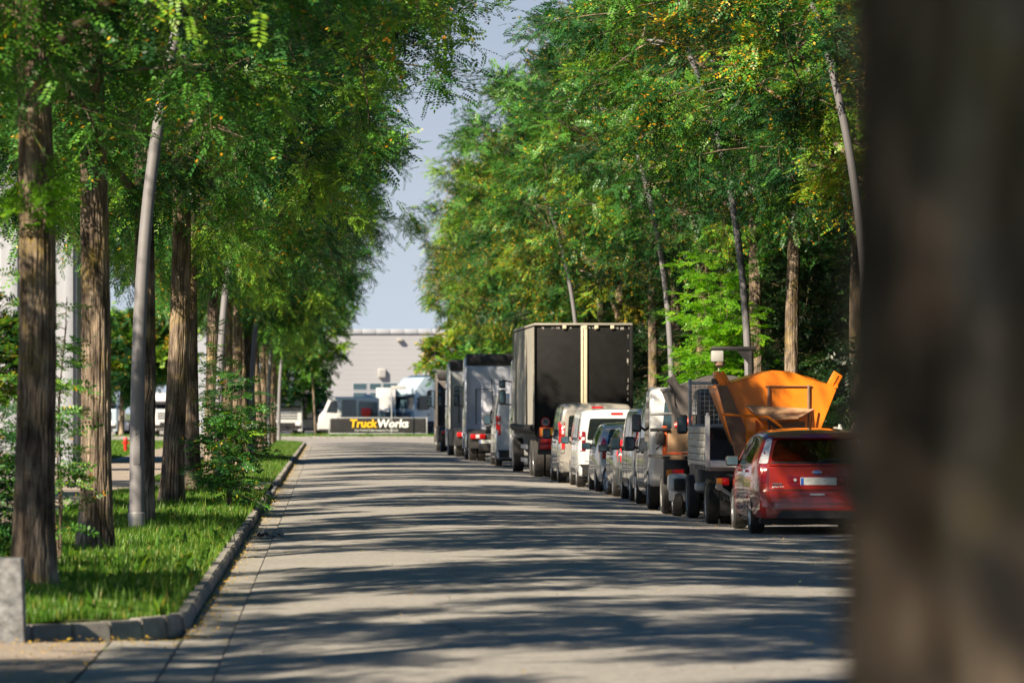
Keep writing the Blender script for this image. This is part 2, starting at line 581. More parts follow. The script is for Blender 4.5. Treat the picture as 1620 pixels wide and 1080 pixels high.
def patch(name, bvh, poly, side, mat, parent, off=0.005, res=0.09, rad=0.0):
    """a thin piece that follows the body surface: outline drawn in the side's own plane, draped on the body, a few mm proud"""
    if rad:
        poly = roundpoly(poly, rad)
    d, mk = DIRS[side]
    t = bmesh.new()
    t.faces.new([t.verts.new((u, v, 0)) for u, v in poly])
    us, vs = [p[0] for p in poly], [p[1] for p in poly]
    for ax, lo, hi in ((0, min(us), max(us)), (1, min(vs), max(vs))):
        n = int((hi - lo) / res)
        for i in range(1, n + 1):
            co = [0, 0, 0]
            co[ax] = lo + (hi - lo) * i / (n + 1)
            no = [0, 0, 0]
            no[ax] = 1
            bmesh.ops.bisect_plane(t, geom=list(t.verts) + list(t.edges) + list(t.faces), plane_co=co, plane_no=no, dist=1e-5)
    hit = {}
    miss = []
    for v in t.verts:
        o = mk(v.co.x, v.co.y)
        h = bvh.ray_cast(o, d)
        if h[0] is not None:
            hit[v] = h[0]
        else:
            miss.append((v, o))
    for v, o in miss:
        q = bvh.find_nearest(o + d * 3)
        ref = min(hit.items(), key=lambda kv: (kv[0].co - v.co).length)[1] if hit else q[0]
        a = Vector(o)
        ax = max(range(3), key=lambda i: abs(d[i]))
        a[ax] = ref[ax]
        hit[v] = a
    for v in t.verts:
        v.co = hit[v] - d * off
    r = bmesh.ops.extrude_face_region(t, geom=list(t.faces))
    for g in r['geom']:
        if isinstance(g, bmesh.types.BMVert):
            g.co += d * (off + 0.006)
    bmesh.ops.recalc_face_normals(t, faces=t.faces)
    me = bpy.data.meshes.new(name)
    t.to_mesh(me)
    t.free()
    finish(me)
    return link(name, me, MAT[mat], parent)


def boolean(o, cutter_mb, op='DIFFERENCE'):
    c = cutter_mb.build('cutter', None, None, False)
    m = o.modifiers.new('b', 'BOOLEAN')
    m.object = c
    m.operation = op
    m.solver = 'EXACT'
    dg = bpy.context.evaluated_depsgraph_get()
    me = bpy.data.meshes.new_from_object(o.evaluated_get(dg))
    o.modifiers.clear()
    old = o.data
    o.data = me
    bpy.data.meshes.remove(old)
    cm = c.data
    bpy.data.objects.remove(c)
    bpy.data.meshes.remove(cm)
    finish(me, True, 30)


def round_line(pts, r=0.08, seg=4):
    out = [Vector(pts[0])]
    for i in range(1, len(pts) - 1):
        p, a, b = Vector(pts[i]), Vector(pts[i - 1]), Vector(pts[i + 1])
        rr = min(r, (p - a).length * .45, (p - b).length * .45)
        s, e = p + (a - p).normalized() * rr, p + (b - p).normalized() * rr
        for k in range(seg + 1):
            t = k / seg
            out.append(s * (1 - t) ** 2 + p * 2 * t * (1 - t) + e * t * t)
    out.append(Vector(pts[-1]))
    return out


def loft_body(name, W, top, zb, belt, plan, tumble, mat, parent, rr=0.1, crown=0.03, low=0.94):
    """car or van body: stations along the rounded side profile; each a closed section with tucked sill, belt and tumblehome"""
    st = round_line(top, 0.14, 5)
    ys = []
    last = -9
    for p in st:
        if p.x <= last + 1e-4:
            p.x = last + 0.002
        last = p.x
        ys.append((p.x, p.y))
    # densify long flat stretches
    dense = [ys[0]]
    for a, b in zip(ys, ys[1:]):
        n = max(1, int(max((b[0] - a[0]) / 0.25, abs(b[1] - a[1]) / 0.12)))
        for k in range(1, n + 1):
            t = k / n
            dense.append((a[0] + (b[0] - a[0]) * t, a[1] + (b[1] - a[1]) * t))
    py, pw = [p[0] for p in plan], [p[1] for p in plan]
    bm = bmesh.new()
    rings = []
    for (y, zt) in dense:
        w = float(np.interp(y, py, pw)) * W / 2
        zt = max(zt, zb + 0.08)
        r = min(rr, 0.45 * (zt - zb))
        def hw(z):
            zz = (z - zb) / max(0.01, belt - zb)
            if z <= belt:
                return w * float(np.interp(zz, [0, 0.12, 0.45, 0.8, 1.0], [low, 0.975, 1.0, 0.99, 0.972]))
            return w * 0.972 - tumble * (z - belt) ** 1.15
        half = []
        NZ = 13
        for k in range(NZ):
            z = zb + (zt - r - zb) * k / (NZ - 1)
            half.append((hw(z), z))
        x0 = hw(zt - r)
        x1 = max(0.1, x0 - r * 1.05)
        for k in range(1, 5):
            a = math.pi / 2 * k / 4
            half.append((x1 + (x0 - x1) * math.cos(a), zt - r + r * math.sin(a)))
        for k in range(1, 4):
            x = x1 * (1 - k / 4)
            half.append((x, zt + crown * (1 - (x / x1) ** 2)))
        full = [(-x, z) for x, z in half] + [(0, zt + crown)] + [(x, z) for x, z in reversed(half)]
        rings.append([bm.verts.new((x, y, z)) for x, z in full])
    n = len(rings[0])
    for a, b in zip(rings, rings[1:]):
        for k in range(n):
            bm.faces.new((a[k], b[k], b[(k + 1) % n], a[(k + 1) % n]))
    bm.faces.new(rings[0])
    bm.faces.new(rings[-1][::-1])
    bmesh.ops.recalc_face_normals(bm, faces=bm.faces)
    me = bpy.data.meshes.new(name)
    bm.to_mesh(me)
    bm.free()
    finish(me, True, 42)
    return link(name, me, MAT[mat], parent)


def wheel(parent, x, y, r, w, rim='alloy', side=-1, spokes=5, twin=False):
    t = MB()
    wd = w * (2.15 if twin else 1)
    h = wd / 2
    prof = [(-h + .02, r * .62), (-h, r * .72), (-h, r * .9), (-h + .025, r * .985), (-h + .06, r)]
    if twin:
        prof += [(-0.03, r), (-0.015, r * .8), (0.015, r * .8), (0.03, r)]
    prof += [(h - .06, r), (h - .025, r * .985), (h, r * .9), (h, r * .72), (h - .02, r * .62)]
    t.lathe(prof, (0, 0, 0), 'x', 36)
    o = t.build('wheel', 'rubber', parent)
    o.location = (x, y, r)
    m = MB()
    s = side
    pr = [(s * (h - .10), r * .58), (s * (h - .015), r * .63), (s * (h - .005), r * .66), (s * (h - .03), r * .60), (s * (h - .07), r * .52), (s * (h - .075), r * .2), (s * (h - .05), r * .16), (s * (h - .045), r * .02)]
    m.lathe(pr, (0, 0, 0), 'x', 30)
    for k in range(spokes):
        a = 2 * math.pi * k / spokes
        d = Vector((0, math.cos(a), math.sin(a)))
        xx = s * (h - .035)
        m.tube([Vector((xx, 0, 0)) + d * r * .12, Vector((xx + s * .01, 0, 0)) + d * r * .60], [r * .10, r * .07], 6)
    m.build('rim', rim, o)
    return o


# ------------------------------------------------------------------ ground, road, paths
def sheet(name, pts, z, mat, kind='structure'):
    mb = MB()
    mb.poly3([(x, y, z) for x, y in pts])
    o = mb.build(name, mat, None, False)
    return tag(o, kind=kind)


KX, KR = -1.12, 8.15        # kerb faces
sheet('ground', [(-1500, -200), (1500, -200), (1500, 3000), (-1500, 3000)], -0.06, 'land')


def road_z(x):
    t = (x - 2.4) / 3.5
    return 0.085 * max(0.0, 1 - t * t)


xs = list(np.linspace(KX + 0.383, KR, 30))
ysr = np.concatenate([np.arange(-10, 140, 3.0), np.arange(140, 250, 10.0)])
V = np.array([(x, y, road_z(x)) for y in ysr for x in xs])
nx = len(xs)
Fq = np.array([(j * nx + i, j * nx + i + 1, (j + 1) * nx + i + 1, (j + 1) * nx + i) for j in range(len(ysr) - 1) for i in range(nx - 1)])
tag(np_mesh('road', V, Fq, 'asphalt', smooth=True), kind='structure')
sheet('cross_road', [(-60, 240), (60, 240), (60, 288), (-60, 288)], -0.004, 'cross')
sheet('driveway', [(-40, 10), (KX - 0.55, 10), (KX - 0.55, 33.9), (-40, 33.9)], 0.0, 'path')
sheet('path', [(-7.4, 34), (-4.4, 34), (-4.4, 240), (-7.4, 240)], 0.115, 'path')
sheet('lawn', [(-40, 140), (-7.4, 140), (-7.4, 239), (-40, 239)], 0.11, 'lawn')
sheet('forecourt', [(-60, 34.2), (-7.4, 34.2), (-7.4, 140), (-60, 140)], 0.05, 'cross')
sheet('far_lawn', [(-60, 288.6), (60, 288.6), (60, 297), (-60, 297)], 0.10, 'lawn')
sheet('truck_yard', [(-120, 297), (120, 297), (120, 420), (-120, 420)], 0.02, 'cross')

# gutter slabs beside the left kerb: separate slabs with open joints
g = MB()
y = 12.0
while y < 240:
    g.box(KX + 0.012, KX + 0.375, y, y + 0.985, -0.05, 0.006 + random.uniform(0, .004), 0.008, seg=1)
    y += 1.0
tag(g.build('gutter', 'slab'), kind='structure')
sheet('gutter_bed', [(KX - .01, 8), (KX + .41, 8), (KX + .41, 240), (KX - .01, 240)], -0.012, 'joint')
# flat band of slabs across the driveway mouth
g = MB()
y = 12.0
while y < 33.2:
    g.box(KX - 0.53, KX + 0.0, y, y + 0.985, -0.05, 0.008, 0.008, seg=1)
    y += 1.0
tag(g.build('driveway_threshold', 'slab'), kind='structure')


def kerb_run(name, pts, h=0.13, w=0.14, gap=0.012):
    k = MB()
    for (a, b) in zip(pts, pts[1:]):
        a, b = Vector((*a, 0)), Vector((*b, 0))
        d = (b - a)
        n = max(1, round(d.length / 1.0))
        dn = d.normalized()
        s = Vector((-dn.y, dn.x, 0))
        for i in range(n):
            p, q = a + d * (i / n) + dn * gap / 2, a + d * ((i + 1) / n) - dn * gap / 2
            hz = h + random.uniform(-.008, .008)
            o = s * w
            j = s * random.uniform(-.01, .01)
            t = bmesh.new()
            lo = [p + j, q + j, q + o + j, p + o + j]
            vs = [t.verts.new(c + Vector((0, 0, -.06))) for c in lo]
            c0 = s * 0.02
            up = [p + j + c0, q + j + c0, q + o + j, p + o + j]
            vt = [t.verts.new(c + Vector((0, 0, hz))) for c in up]
            t.faces.new(vs[::-1])
            t.faces.new(vt)
            for m in range(4):
                t.faces.new((vs[m], vs[(m + 1) % 4], vt[(m + 1) % 4], vt[m]))
            bmesh.ops.bevel(t, geom=list(t.edges), offset=.012, segments=2, affect='EDGES')
            k._merge(t)
    return tag(k.build(name, 'kerbstone'), kind='structure')


arc = [(KX - 1.5 + 1.5 * math.cos(a), 36.3 + 2.0 * math.sin(a)) for a in np.linspace(-math.pi / 2, 0, 8)]
kerb_run('kerb', [(-9.0, 34.3)] + arc[:5], h=.115)
kerb_run('kerb', arc[4:] + [(KX, 91)])
kerb_run('kerb', [(KX, 91), (KX, 103)], h=0.045)
kerb_run('kerb', [(KX, 103), (KX, 238)])
kerb_run('kerb', [(-60, 288.2), (60, 288.2)], h=0.12)
k = MB()
for i in range(110):
    k.box(KR, KR + .14, 20 + i * 2, 20 + i * 2 + 1.985, -.05, .12, .012)
tag(k.build('kerb', 'kerbstone'), kind='structure')


def verge(name, x0, x1, y0, y1, z, mat):
    """lightly humped strip of soil under the grass"""
    X = np.linspace(x0, x1, 12)
    Y = np.arange(y0, y1 + .1, 1.0)
    rng = np.random.default_rng(3)
    v = np.array([((x, yy, z + 0.03 * math.sin(x * 2.1 + yy * .7) * math.sin(yy * .53) + 0.06 * math.sin(math.pi * (x - x0) / (x1 - x0))) if yy > y0 + .5 else (x, yy, z - .04)) for yy in Y for x in X])
    n = len(X)
    f = np.array([(j * n + i, j * n + i + 1, (j + 1) * n + i + 1, (j + 1) * n + i) for j in range(len(Y) - 1) for i in range(n - 1)])
    return tag(np_mesh(name, v, f, mat, smooth=True), kind='structure')


verge('left_verge', -4.35, KX - .14, 36.2, 92, .085, 'soil')
verge('left_verge', -4.35, KX - .14, 103, 238, .085, 'soil')
verge('left_verge_front', -9.0, KX - 1.0, 34.5, 36.2, .06, 'soil')
sheet('left_verge_front', [(KX - 1.0, 34.55), (KX - .6, 34.95), (KX - .30, 35.6), (KX - .15, 36.4), (KX - 1.0, 36.4)], .075, 'soil')
verge('right_verge', KR + .14, 40, 10, 240, .09, 'soil')
sheet('driveway_crossing', [(-9, 92.2), (KX - .16, 92.2), (KX - .16, 102.8), (-9, 102.8)], 0.125, 'path')


# ------------------------------------------------------------------ grass
def blades(name, spots, h, w, seed, lean=0.5, mat='grass'):
    rng = np.random.default_rng(seed)
    n = len(spots)
    az = rng.uniform(0, 2 * np.pi, n)
    hh = h * rng.uniform(0.45, 1.25, n) * spots[:, 3]
    ww = w * rng.uniform(.6, 1.3, n)
    ln = lean * rng.uniform(.1, 1.0, n)
    d = np.stack([np.cos(az), np.sin(az), np.zeros(n)], 1)
    s = np.stack([-np.sin(az), np.cos(az), np.zeros(n)], 1)
    b = spots[:, :3]
    up = np.array([0, 0, 1.0])
    mid = b + up * (hh * .6)[:, None] + d * (hh * ln * .3)[:, None]
    tip = b + up * (hh * (1 - .25 * ln))[:, None] + d * (hh * ln)[:, None]
    V = np.stack([b - s * ww[:, None] / 2, b + s * ww[:, None] / 2, mid + s * ww[:, None] * .4, mid - s * ww[:, None] * .4, tip], 1).reshape(-1, 3)
    i = np.arange(n)[:, None] * 5
    f = np.concatenate([i + np.array([[0, 1, 2]]), i + np.array([[0, 2, 3]]), i + np.array([[3, 2, 4]])], 1).reshape(-1, 3)
    tone = np.clip(rng.normal(.45, .2, n) + (rng.random(n) < .06) * .5, 0, 1)
    o = np_mesh(name, V, f, mat, attr=[('tone', 'FACE', np.repeat(tone, 3))])
    return tag(o, kind='stuff')


def grass_spots(n, x0, x1, y0, y1, z, seed):
    rng = np.random.default_rng(seed)
    x = rng.uniform(x0, x1, n)
    yy = y0 + (y1 - y0) * rng.random(n) ** 1.35
    cl = 0.42 + 0.75 * (np.sin(x * 3.1 + yy * 1.7) * np.sin(yy * 2.3 - x) * .5 + .5) + 0.35 * (np.sin(x * 9 + 3 * np.sin(yy * 4)) > .75)
    hump = 0.06 * np.sin(np.pi * np.clip((x - x0) / (x1 - x0), 0, 1))
    keep = rng.random(n) < 0.35 + .65 * (np.sin(x * 4.3 + 1) * np.sin(yy * 1.9 + 2) > -.55)
    for ty in (40.6, 51.6, 63.8, 76.5, 88.5):       # worn soil round the trunks
        r = np.hypot(x + 2.72, yy - ty)
        keep &= r > .30 + .35 * rng.random(n)
    return np.stack([x, yy, z + hump, cl], 1)[keep]


def corner_spots():
    s = grass_spots(9000, KX - 1.5, KX - .12, 34.5, 36.6, .075, 17)
    return s[((s[:, 0] - (KX - 1.5)) / 1.36) ** 2 + (np.minimum(s[:, 1] - 36.3, 0) / 1.84) ** 2 < 1]


blades('verge_grass', np.concatenate([grass_spots(190000, -4.35, KX - .10, 36.0, 92, .085, 11), grass_spots(60000, -4.35, KX - .12, 103, 238, .085, 12), grass_spots(16000, -8, KX - 1.2, 34.55, 36.3, .06, 13), corner_spots()]), .115, .010, 21)
rw = np.random.default_rng(77)
cx_, cy_ = rw.uniform(-4.2, KX - .15, 150), 35.5 + 45 * rw.random(150) ** 1.4
ci = np.repeat(np.arange(150), 9)
blades('verge_weeds', np.stack([cx_[ci] + rw.normal(0, .03, len(ci)), cy_[ci] + rw.normal(0, .03, len(ci)), np.full(len(ci), .12), rw.uniform(.6, 1.3, len(ci))], 1), .17, .055, 78, lean=1.1)
cx_, cy_ = rw.uniform(-4.2, KX - .12, 420), 35.5 + 52 * rw.random(420) ** 1.3
ci = np.repeat(np.arange(420), 16)
blades('tall_tufts', np.stack([cx_[ci] + rw.normal(0, .035, len(ci)), cy_[ci] + rw.normal(0, .035, len(ci)), np.full(len(ci), .11), rw.uniform(.6, 1.4, len(ci))], 1), .20, .009, 79, lean=.55)
cy_ = 36 + 60 * rw.random(900) ** 1.3
blades('kerb_grass', np.stack([np.full(900, KX - .13), cy_, np.full(900, .12), rw.uniform(.7, 1.5, 900)], 1), .15, .011, 80, lean=1.3)
blades('lawn_grass', grass_spots(60000, -14, -7.4, 140, 239, .11, 14), .09, .03, 22)
blades('far_lawn_grass', grass_spots(30000, -14, 16, 288.6, 297, .10, 15), .12, .05, 23)
blades('right_verge_grass', grass_spots(50000, KR + .15, 12, 50, 240, .09, 16), .16, .018, 24)


def fallen(name, n, fx, seed):
    rng = np.random.default_rng(seed)
    P = fx(rng, n)
    az = rng.uniform(0, 2 * np.pi, n)
    L = rng.uniform(.018, .042, n)
    d = np.stack([np.cos(az), np.sin(az), rng.uniform(-.2, .5, n)], 1)
    s = np.stack([-np.sin(az), np.cos(az), rng.uniform(-.3, .3, n)], 1)
    V = np.stack([P, P + d * L[:, None] * .5 + s * L[:, None] * .3, P + d * L[:, None], P + d * L[:, None] * .5 - s * L[:, None] * .3], 1).reshape(-1, 3)
    f = np.arange(n * 4).reshape(-1, 4)
    return tag(np_mesh(name, V, f, 'fallen', attr=[('tone', 'FACE', rng.random(n))]), kind='stuff')


fallen('fallen_leaves', 5200, lambda r, n: np.stack([KX + .02 + r.exponential(.09, n), 34 + 190 * r.random(n) ** 1.3, r.uniform(.012, .03, n)], 1), 31)
fallen('fallen_leaves', 1500, lambda r, n: np.stack([r.uniform(-6, KX, n), 34.2 - r.exponential(1.6, n), r.uniform(.012, .03, n)], 1), 32)
fallen('fallen_leaves', 900, lambda r, n: np.stack([(lambda x: x)(r.uniform(-.6, 7, n)), r.uniform(28, 150, n), np.full(n, .095)], 1), 33)
fallen('fallen_leaves', 3000, lambda r, n: np.stack([r.uniform(5.6, KR, n), r.uniform(45, 120, n), r.uniform(.02, .03, n)], 1), 34)
fallen('fallen_leaves', 1200, lambda r, n: np.stack([r.uniform(-4.2, KX, n), r.uniform(35, 90, n), r.uniform(.12, .2, n)], 1), 35)


# ------------------------------------------------------------------ trees
def vnoise(u, v, nu, nv, rng):
    """smooth lattice noise, periodic in u; u, v in lattice units"""
    g = rng.random((nu, nv))
    i, j = np.floor(u).astype(int), np.floor(v).astype(int)
    fu, fv = u - i, v - j
    fu, fv = fu * fu * (3 - 2 * fu), fv * fv * (3 - 2 * fv)
    a = g[i % nu, j % nv] * (1 - fu) + g[(i + 1) % nu, j % nv] * fu
    b = g[i % nu, (j + 1) % nv] * (1 - fu) + g[(i + 1) % nu, (j + 1) % nv] * fu
    return a * (1 - fv) + b * fv


class Tubes:
    def __init__(self):
        self.v, self.f, self.r, self.n = [], [], [], 0

    def add(self, pts, rad, n, ridge=None):
        pts = np.asarray(pts, float)
        rad = np.asarray(rad, float)
        d = np.gradient(pts, axis=0)
        d /= np.linalg.norm(d, axis=1)[:, None] + 1e-9
        up = np.where(np.abs(d[:, 2:3]) < .9, np.array([[0, 0, 1.0]]), np.array([[0, 1.0, 0]]))
        s = np.cross(d, up)
        s /= np.linalg.norm(s, axis=1)[:, None] + 1e-9
        u = np.cross(s, d)
        a = np.linspace(0, 2 * np.pi, n, endpoint=False)
        ring = pts[:, None, :] + (s[:, None, :] * np.cos(a)[None, :, None] + u[:, None, :] * np.sin(a)[None, :, None]) * (rad[:, None] if rad.ndim == 1 else rad)[:, :, None]
        k = len(pts)
        idx = self.n + np.arange(k * n).reshape(k, n)
        q = np.stack([idx[:-1], np.roll(idx, -1, 1)[:-1], np.roll(idx, -1, 1)[1:], idx[1:]], -1).reshape(-1, 4)
        self.v.append(ring.reshape(-1, 3))
        self.f.append(q)
        self.r.append(np.full(k * n, .6) if ridge is None else ridge.ravel())
        self.n += k * n

    def build(self, name, mat='bark'):
        return np_mesh(name, np.concatenate(self.v), np.concatenate(self.f), mat, attr=[('ridge', 'POINT', np.concatenate(self.r))], smooth=True)


def bark_trunk(tb, path, r0, rng, n=170, detail=True):
    """furrowed trunk along path (z ascending)"""
    z = path[:, 2]
    rad = r0 * (1 - .50 * np.clip(z / 11.0, 0, 1)) * (1 + .30 * np.exp(-np.clip(z, 0, 99) / .30))
    if not detail:
        tb.add(path, rad, 24)
        return
    th = np.linspace(0, 1, n, endpoint=False)[None, :]
    zz = z[:, None]
    w = vnoise(th * 7 + 0 * zz, zz * 1.7 + 0 * th, 7, 64, rng) * 1.0 + vnoise(th * 19 + 0 * zz, zz * 5 + 0 * th, 19, 128, rng) * .35
    k = 15
    f1 = np.abs(np.sin(np.pi * (th * k + w * 1.6)))
    f2 = np.abs(np.sin(np.pi * (th * k * 2 - w * 1.9 + zz * .15)))
    ridge = np.clip(.62 * np.minimum(1, f1 * 1.7) + .38 * np.minimum(1, f2 * 1.5), 0, 1)
    ridge *= .75 + .25 * vnoise(th * 28 + 0 * zz, zz * 9 + 0 * th, 28, 128, rng)
    lump = vnoise(th * 4 + 0 * zz, zz * .8 + 0 * th, 4, 32, rng) - .5
    rr = rad[:, None] * (1 + .10 * lump) * (0.89 + 0.18 * ridge)
    lob = 1 + .10 * np.exp(-np.clip(zz, 0, 99) / .35) * np.cos(2 * np.pi * (th * 5 + rng.random()))
    tb.add(path, rr * lob, n, ridge)


LEAF_K = np.array([.16, .16, .32, .32, .48, .48, .64, .64, .80, .80, .94, .94, 1.0])


def leaf_mesh(name, P, D, Lr, rng, tone, yprob, lw=(.058, .027), mat='leaf', drop=.35, pairs=6, U=None):
    """pinnate leaves: P base, D direction, Lr rachis length; every leaflet one diamond face"""
    n = len(P)
    up = (np.array([0, 0, 1.0]) if U is None else U) + rng.normal(0, .2, (n, 3))
    s = np.cross(D, up)
    s /= np.linalg.norm(s, axis=1)[:, None] + 1e-9
    nn = np.cross(s, D)
    K = np.repeat(np.linspace(.18, .94, pairs), 2)
    sg = np.tile([1.0, -1.0], pairs)
    K = np.append(K, 1.0)
    sg = np.append(sg, 0.0)
    m = len(K)
    base = P[:, None, :] + D[:, None, :] * (Lr[:, None] * K[None, :])[:, :, None]
    base[:, :, 2] -= drop * Lr[:, None] * K[None, :] ** 2
    fd = np.where(sg == 0, 1.0, .32)
    ld = s[:, None, :] * sg[None, :, None] + D[:, None, :] * fd[None, :, None] + rng.normal(0, .09, (n, m, 3))
    ld[:, :, 2] -= .12
    ld /= np.linalg.norm(ld, axis=2)[:, :, None]
    pw = np.cross(ld, nn[:, None, :] + rng.normal(0, .18, (n, m, 3)))
    pw /= np.linalg.norm(pw, axis=2)[:, :, None] + 1e-9
    ll = lw[0] * rng.uniform(.75, 1.2, (n, m, 1)) * (Lr / Lr.mean())[:, None, None]
    ww = ll * lw[1] / lw[0]
    a = base
    b = base + ld * ll * .5 + pw * ww * .5
    c = base + ld * ll
    d = base + ld * ll * .5 - pw * ww * .5
    V = np.stack([a, b, c, d], 2).reshape(-1, 3)
    f = np.arange(len(V)).reshape(-1, 4)
    t = np.clip(tone[:, None] + rng.normal(0, .06, (n, m)), 0, .74)
    yl = rng.random((n, m)) < yprob[:, None]
    t = np.where(yl, rng.uniform(.80, .95, (n, m)), t)
    return np_mesh(name, V, f, mat, attr=[('tone', 'FACE', t.ravel())])


def make_tree(seed, H, r0, zb, RX, n_cl, twigs, leaves, yellow=.05, lw=(.066, .034), lean=0.0, mat='leaf', n_limb=11, detail=True, peak=.62, droop=.16, pairs=8, tmean=.38):
    rng = np.random.default_rng(seed)
    tb = Tubes()
    Ht = zb + (H - zb) * .62
    zz = np.concatenate([np.arange(-.15, 7.2, .035), np.arange(7.2, Ht, .25)]) if detail else np.linspace(-.15, Ht, 24)
    px, py = rng.uniform(0, 6, 2)
    path = np.stack([.07 * np.sin(zz * .55 + px) + lean * zz * .03 - .07 * math.sin(px), .07 * np.sin(zz * .5 + py) - .07 * math.sin(py), zz], 1)
    bark_trunk(tb, path, r0, rng, detail=detail)

    def env(z, az):
        t = np.clip((z - zb) / (H - zb), 0, 1)
        return RX * np.sin(np.pi * np.clip(t, 0.03, .97) ** peak) ** .62 * (1 + .16 * np.sin(2 * az + px) + .12 * np.sin(3 * az + py) + .10 * np.sin(5 * az + px * 2 + z))

    nodes = [p for p in path if p[2] > zb - .5][::(12 if detail else 1)]
    for k in range(n_limb):
        z0 = zb - .4 + (Ht - zb) * (k / n_limb) ** 1.1
        az = k * 2.4 + rng.uniform(-.4, .4)
        z1 = min(H * .93, z0 + (H - zb) * rng.uniform(.16, .36))
        rr = float(env(z1, az)) * rng.uniform(.65, .85)
        i0 = np.argmin(np.abs(path[:, 2] - z0))
        a, b = path[i0], np.array([math.cos(az) * rr, math.sin(az) * rr, z1])
        t = np.linspace(0, 1, 9)[:, None]
        mid = (a + b) / 2 + np.array([0, 0, .7]) + rng.normal(0, .25, 3)
        pts = a * (1 - t) ** 2 + 2 * t * (1 - t) * mid + b * t * t
        tb.add(pts, np.linspace(r0 * .42 * (1 - .5 * k / n_limb), .018, 9), 9)
        nodes += list(pts[2:])
    nodes = np.array(nodes)
    C = []
    tries = 0
    while len(C) < n_cl and tries < n_cl * 80:
        tries += 1
        z = rng.uniform(zb - .1, H)
        az = rng.uniform(0, 2 * np.pi)
        e = float(env(z, az))
        if rng.random() > (e / RX) ** 1.4:
            continue
        r = e * rng.random() ** .42
        p = np.array([r * math.cos(az), r * math.sin(az), z])
        if C and np.min(np.sum((np.array(C) - p) ** 2, 1)) < .95 ** 2:
            continue
        C.append(p)
    C = np.array(C)
    TO, TD, TL, TT, TY = [], [], [], [], []
    for c in C:
        dd = nodes - c
        cost = np.sum(dd ** 2, 1) + 3 * np.clip(dd[:, 2], 0, 9)
        a = nodes[np.argmin(cost)]
        t = np.linspace(0, 1, 5)[:, None]
        mid = (a + c) / 2 + np.array([0, 0, .15]) + rng.normal(0, .1, 3)
        tb.add(a * (1 - t) ** 2 + 2 * t * (1 - t) * mid + c * t * t, np.linspace(.022, .008, 5), 5)
        out = c - np.array([0, 0, zb + (H - zb) * .35])
        out = out / (np.linalg.norm(out) + 1e-6)
        ct = rng.normal(tmean, .20)
        cy = yellow * rng.choice([.25, .6, 1, 2.4], p=[.3, .3, .25, .15])
        for k in range(twigs):
            d = out * .75 + rng.normal(0, .75, 3) * np.array([1, 1, .6])
            d /= np.linalg.norm(d)
            TO.append(c + rng.normal(0, .16, 3))
            TD.append(d)
            TL.append(rng.uniform(.35, .92))
            TT.append(ct)
            TY.append(cy)
    TO, TD, TL, TT, TY = map(np.array, (TO, TD, TL, TT, TY))
    for o, d, l in zip(TO, TD, TL):
        t = np.linspace(0, 1, 3)[:, None]
        q = o + d * l * t
        q[:, 2] -= .10 * l * t[:, 0] ** 2
        tb.add(q, [.006, .004, .002], 3)
    m = leaves
    s = np.tile(np.linspace(.12, 1.0, m), len(TO))
    i = np.repeat(np.arange(len(TO)), m)
    P = TO[i] + TD[i] * (TL[i] * s)[:, None]
    P[:, 2] -= .10 * TL[i] * s ** 2
    TU = np.array([0, 0, 1.0]) + rng.normal(0, .38, TD.shape)      # every twig carries its leaves in one flat spray
    sd = np.cross(TD, TU)
    sd /= np.linalg.norm(sd, axis=1)[:, None] + 1e-9
    alt = np.where(np.tile(np.arange(m), len(TO)) % 2 == 0, 1.0, -1.0)[:, None]
    D = TD[i] * .62 + sd[i] * alt * .78 + rng.normal(0, .22, (len(i), 3))
    D[:, 2] -= .05
    D /= np.linalg.norm(D, axis=1)[:, None]
    Lr = rng.uniform(.24, .42, len(i))
    crown = leaf_mesh('crown', P, D, Lr, rng, np.clip(TT[i] + rng.normal(0, .07, len(i)), .02, .7), TY[i], lw, mat, droop, pairs, TU[i])
    trunk = tb.build('trunk')
    return trunk, crown


tilt = random.Random(12)


def as_tree(name, label, pair, loc, rz, group, sc=1.0):
    t = empty(name, label, 'tree', loc, rz, group)
    t.rotation_euler = (R(tilt.uniform(-1.3, 1.3)), R(tilt.uniform(-1.3, 1.3)), rz)
    t.scale = (sc, sc, sc)
    for o in pair:
        if o.parent is None:
            o.parent = t
        else:
            c = o.copy()
            COL.objects.link(c)
            c.parent = t
    return t


VL = [make_tree(101, 14.5, .185, 5.3, 4.4, 122, 20, 7, .022), make_tree(102, 15.0, .175, 4.9, 4.2, 118, 20, 7, .035), make_tree(103, 14.0, .190, 5.6, 4.5, 116, 20, 7, .022)]
VR = [make_tree(104, 16.0, .185, 5.8, 5.0, 138, 20, 7, .03, tmean=.31), make_tree(105, 16.5, .17, 6.4, 4.8, 132, 20, 7, .10, tmean=.31), make_tree(106, 15.5, .19, 5.4, 5.0, 132, 20, 7, .19, tmean=.31)]

ORD = ['first', 'second', 'third', 'fourth', 'fifth', 'sixth', 'seventh', 'eighth', 'ninth', 'tenth', 'eleventh', 'twelfth', 'thirteenth', 'fourteenth', 'fifteenth', 'sixteenth', 'seventeenth']
rr = random.Random(5)
GL, GR = 'locust trees along the left verge', 'locust trees along the right side behind the parked vehicles'
for yy in (-68, -56, -44, -32, -20, -8, 4.2, 16.3):  # unseen trees added to shade the foreground trunk and fill reflections
    as_tree('locust_tree', 'unseen locust tree added beside or behind the camera for shade and reflections', VL[2], (-3.4, yy + (-0.22 if yy == 4.2 else 0), .05), yy, GL)
for i, yy in enumerate((-3, 9, 20.5, 32.7, 43.7, 55.9, 68.6, 80.6, 95)):  # unseen row read from shadow bands; scales shaped to let sun reach trunks
    as_tree('locust_tree', 'small locust tree of the outer row beyond the paved path', VL[i % 3], (-10.6, yy, .05), i * 1.9, 'locust trees beyond the paved path', [.8, .8, .8, .74, .6, .8, .74, .8, .8][i])
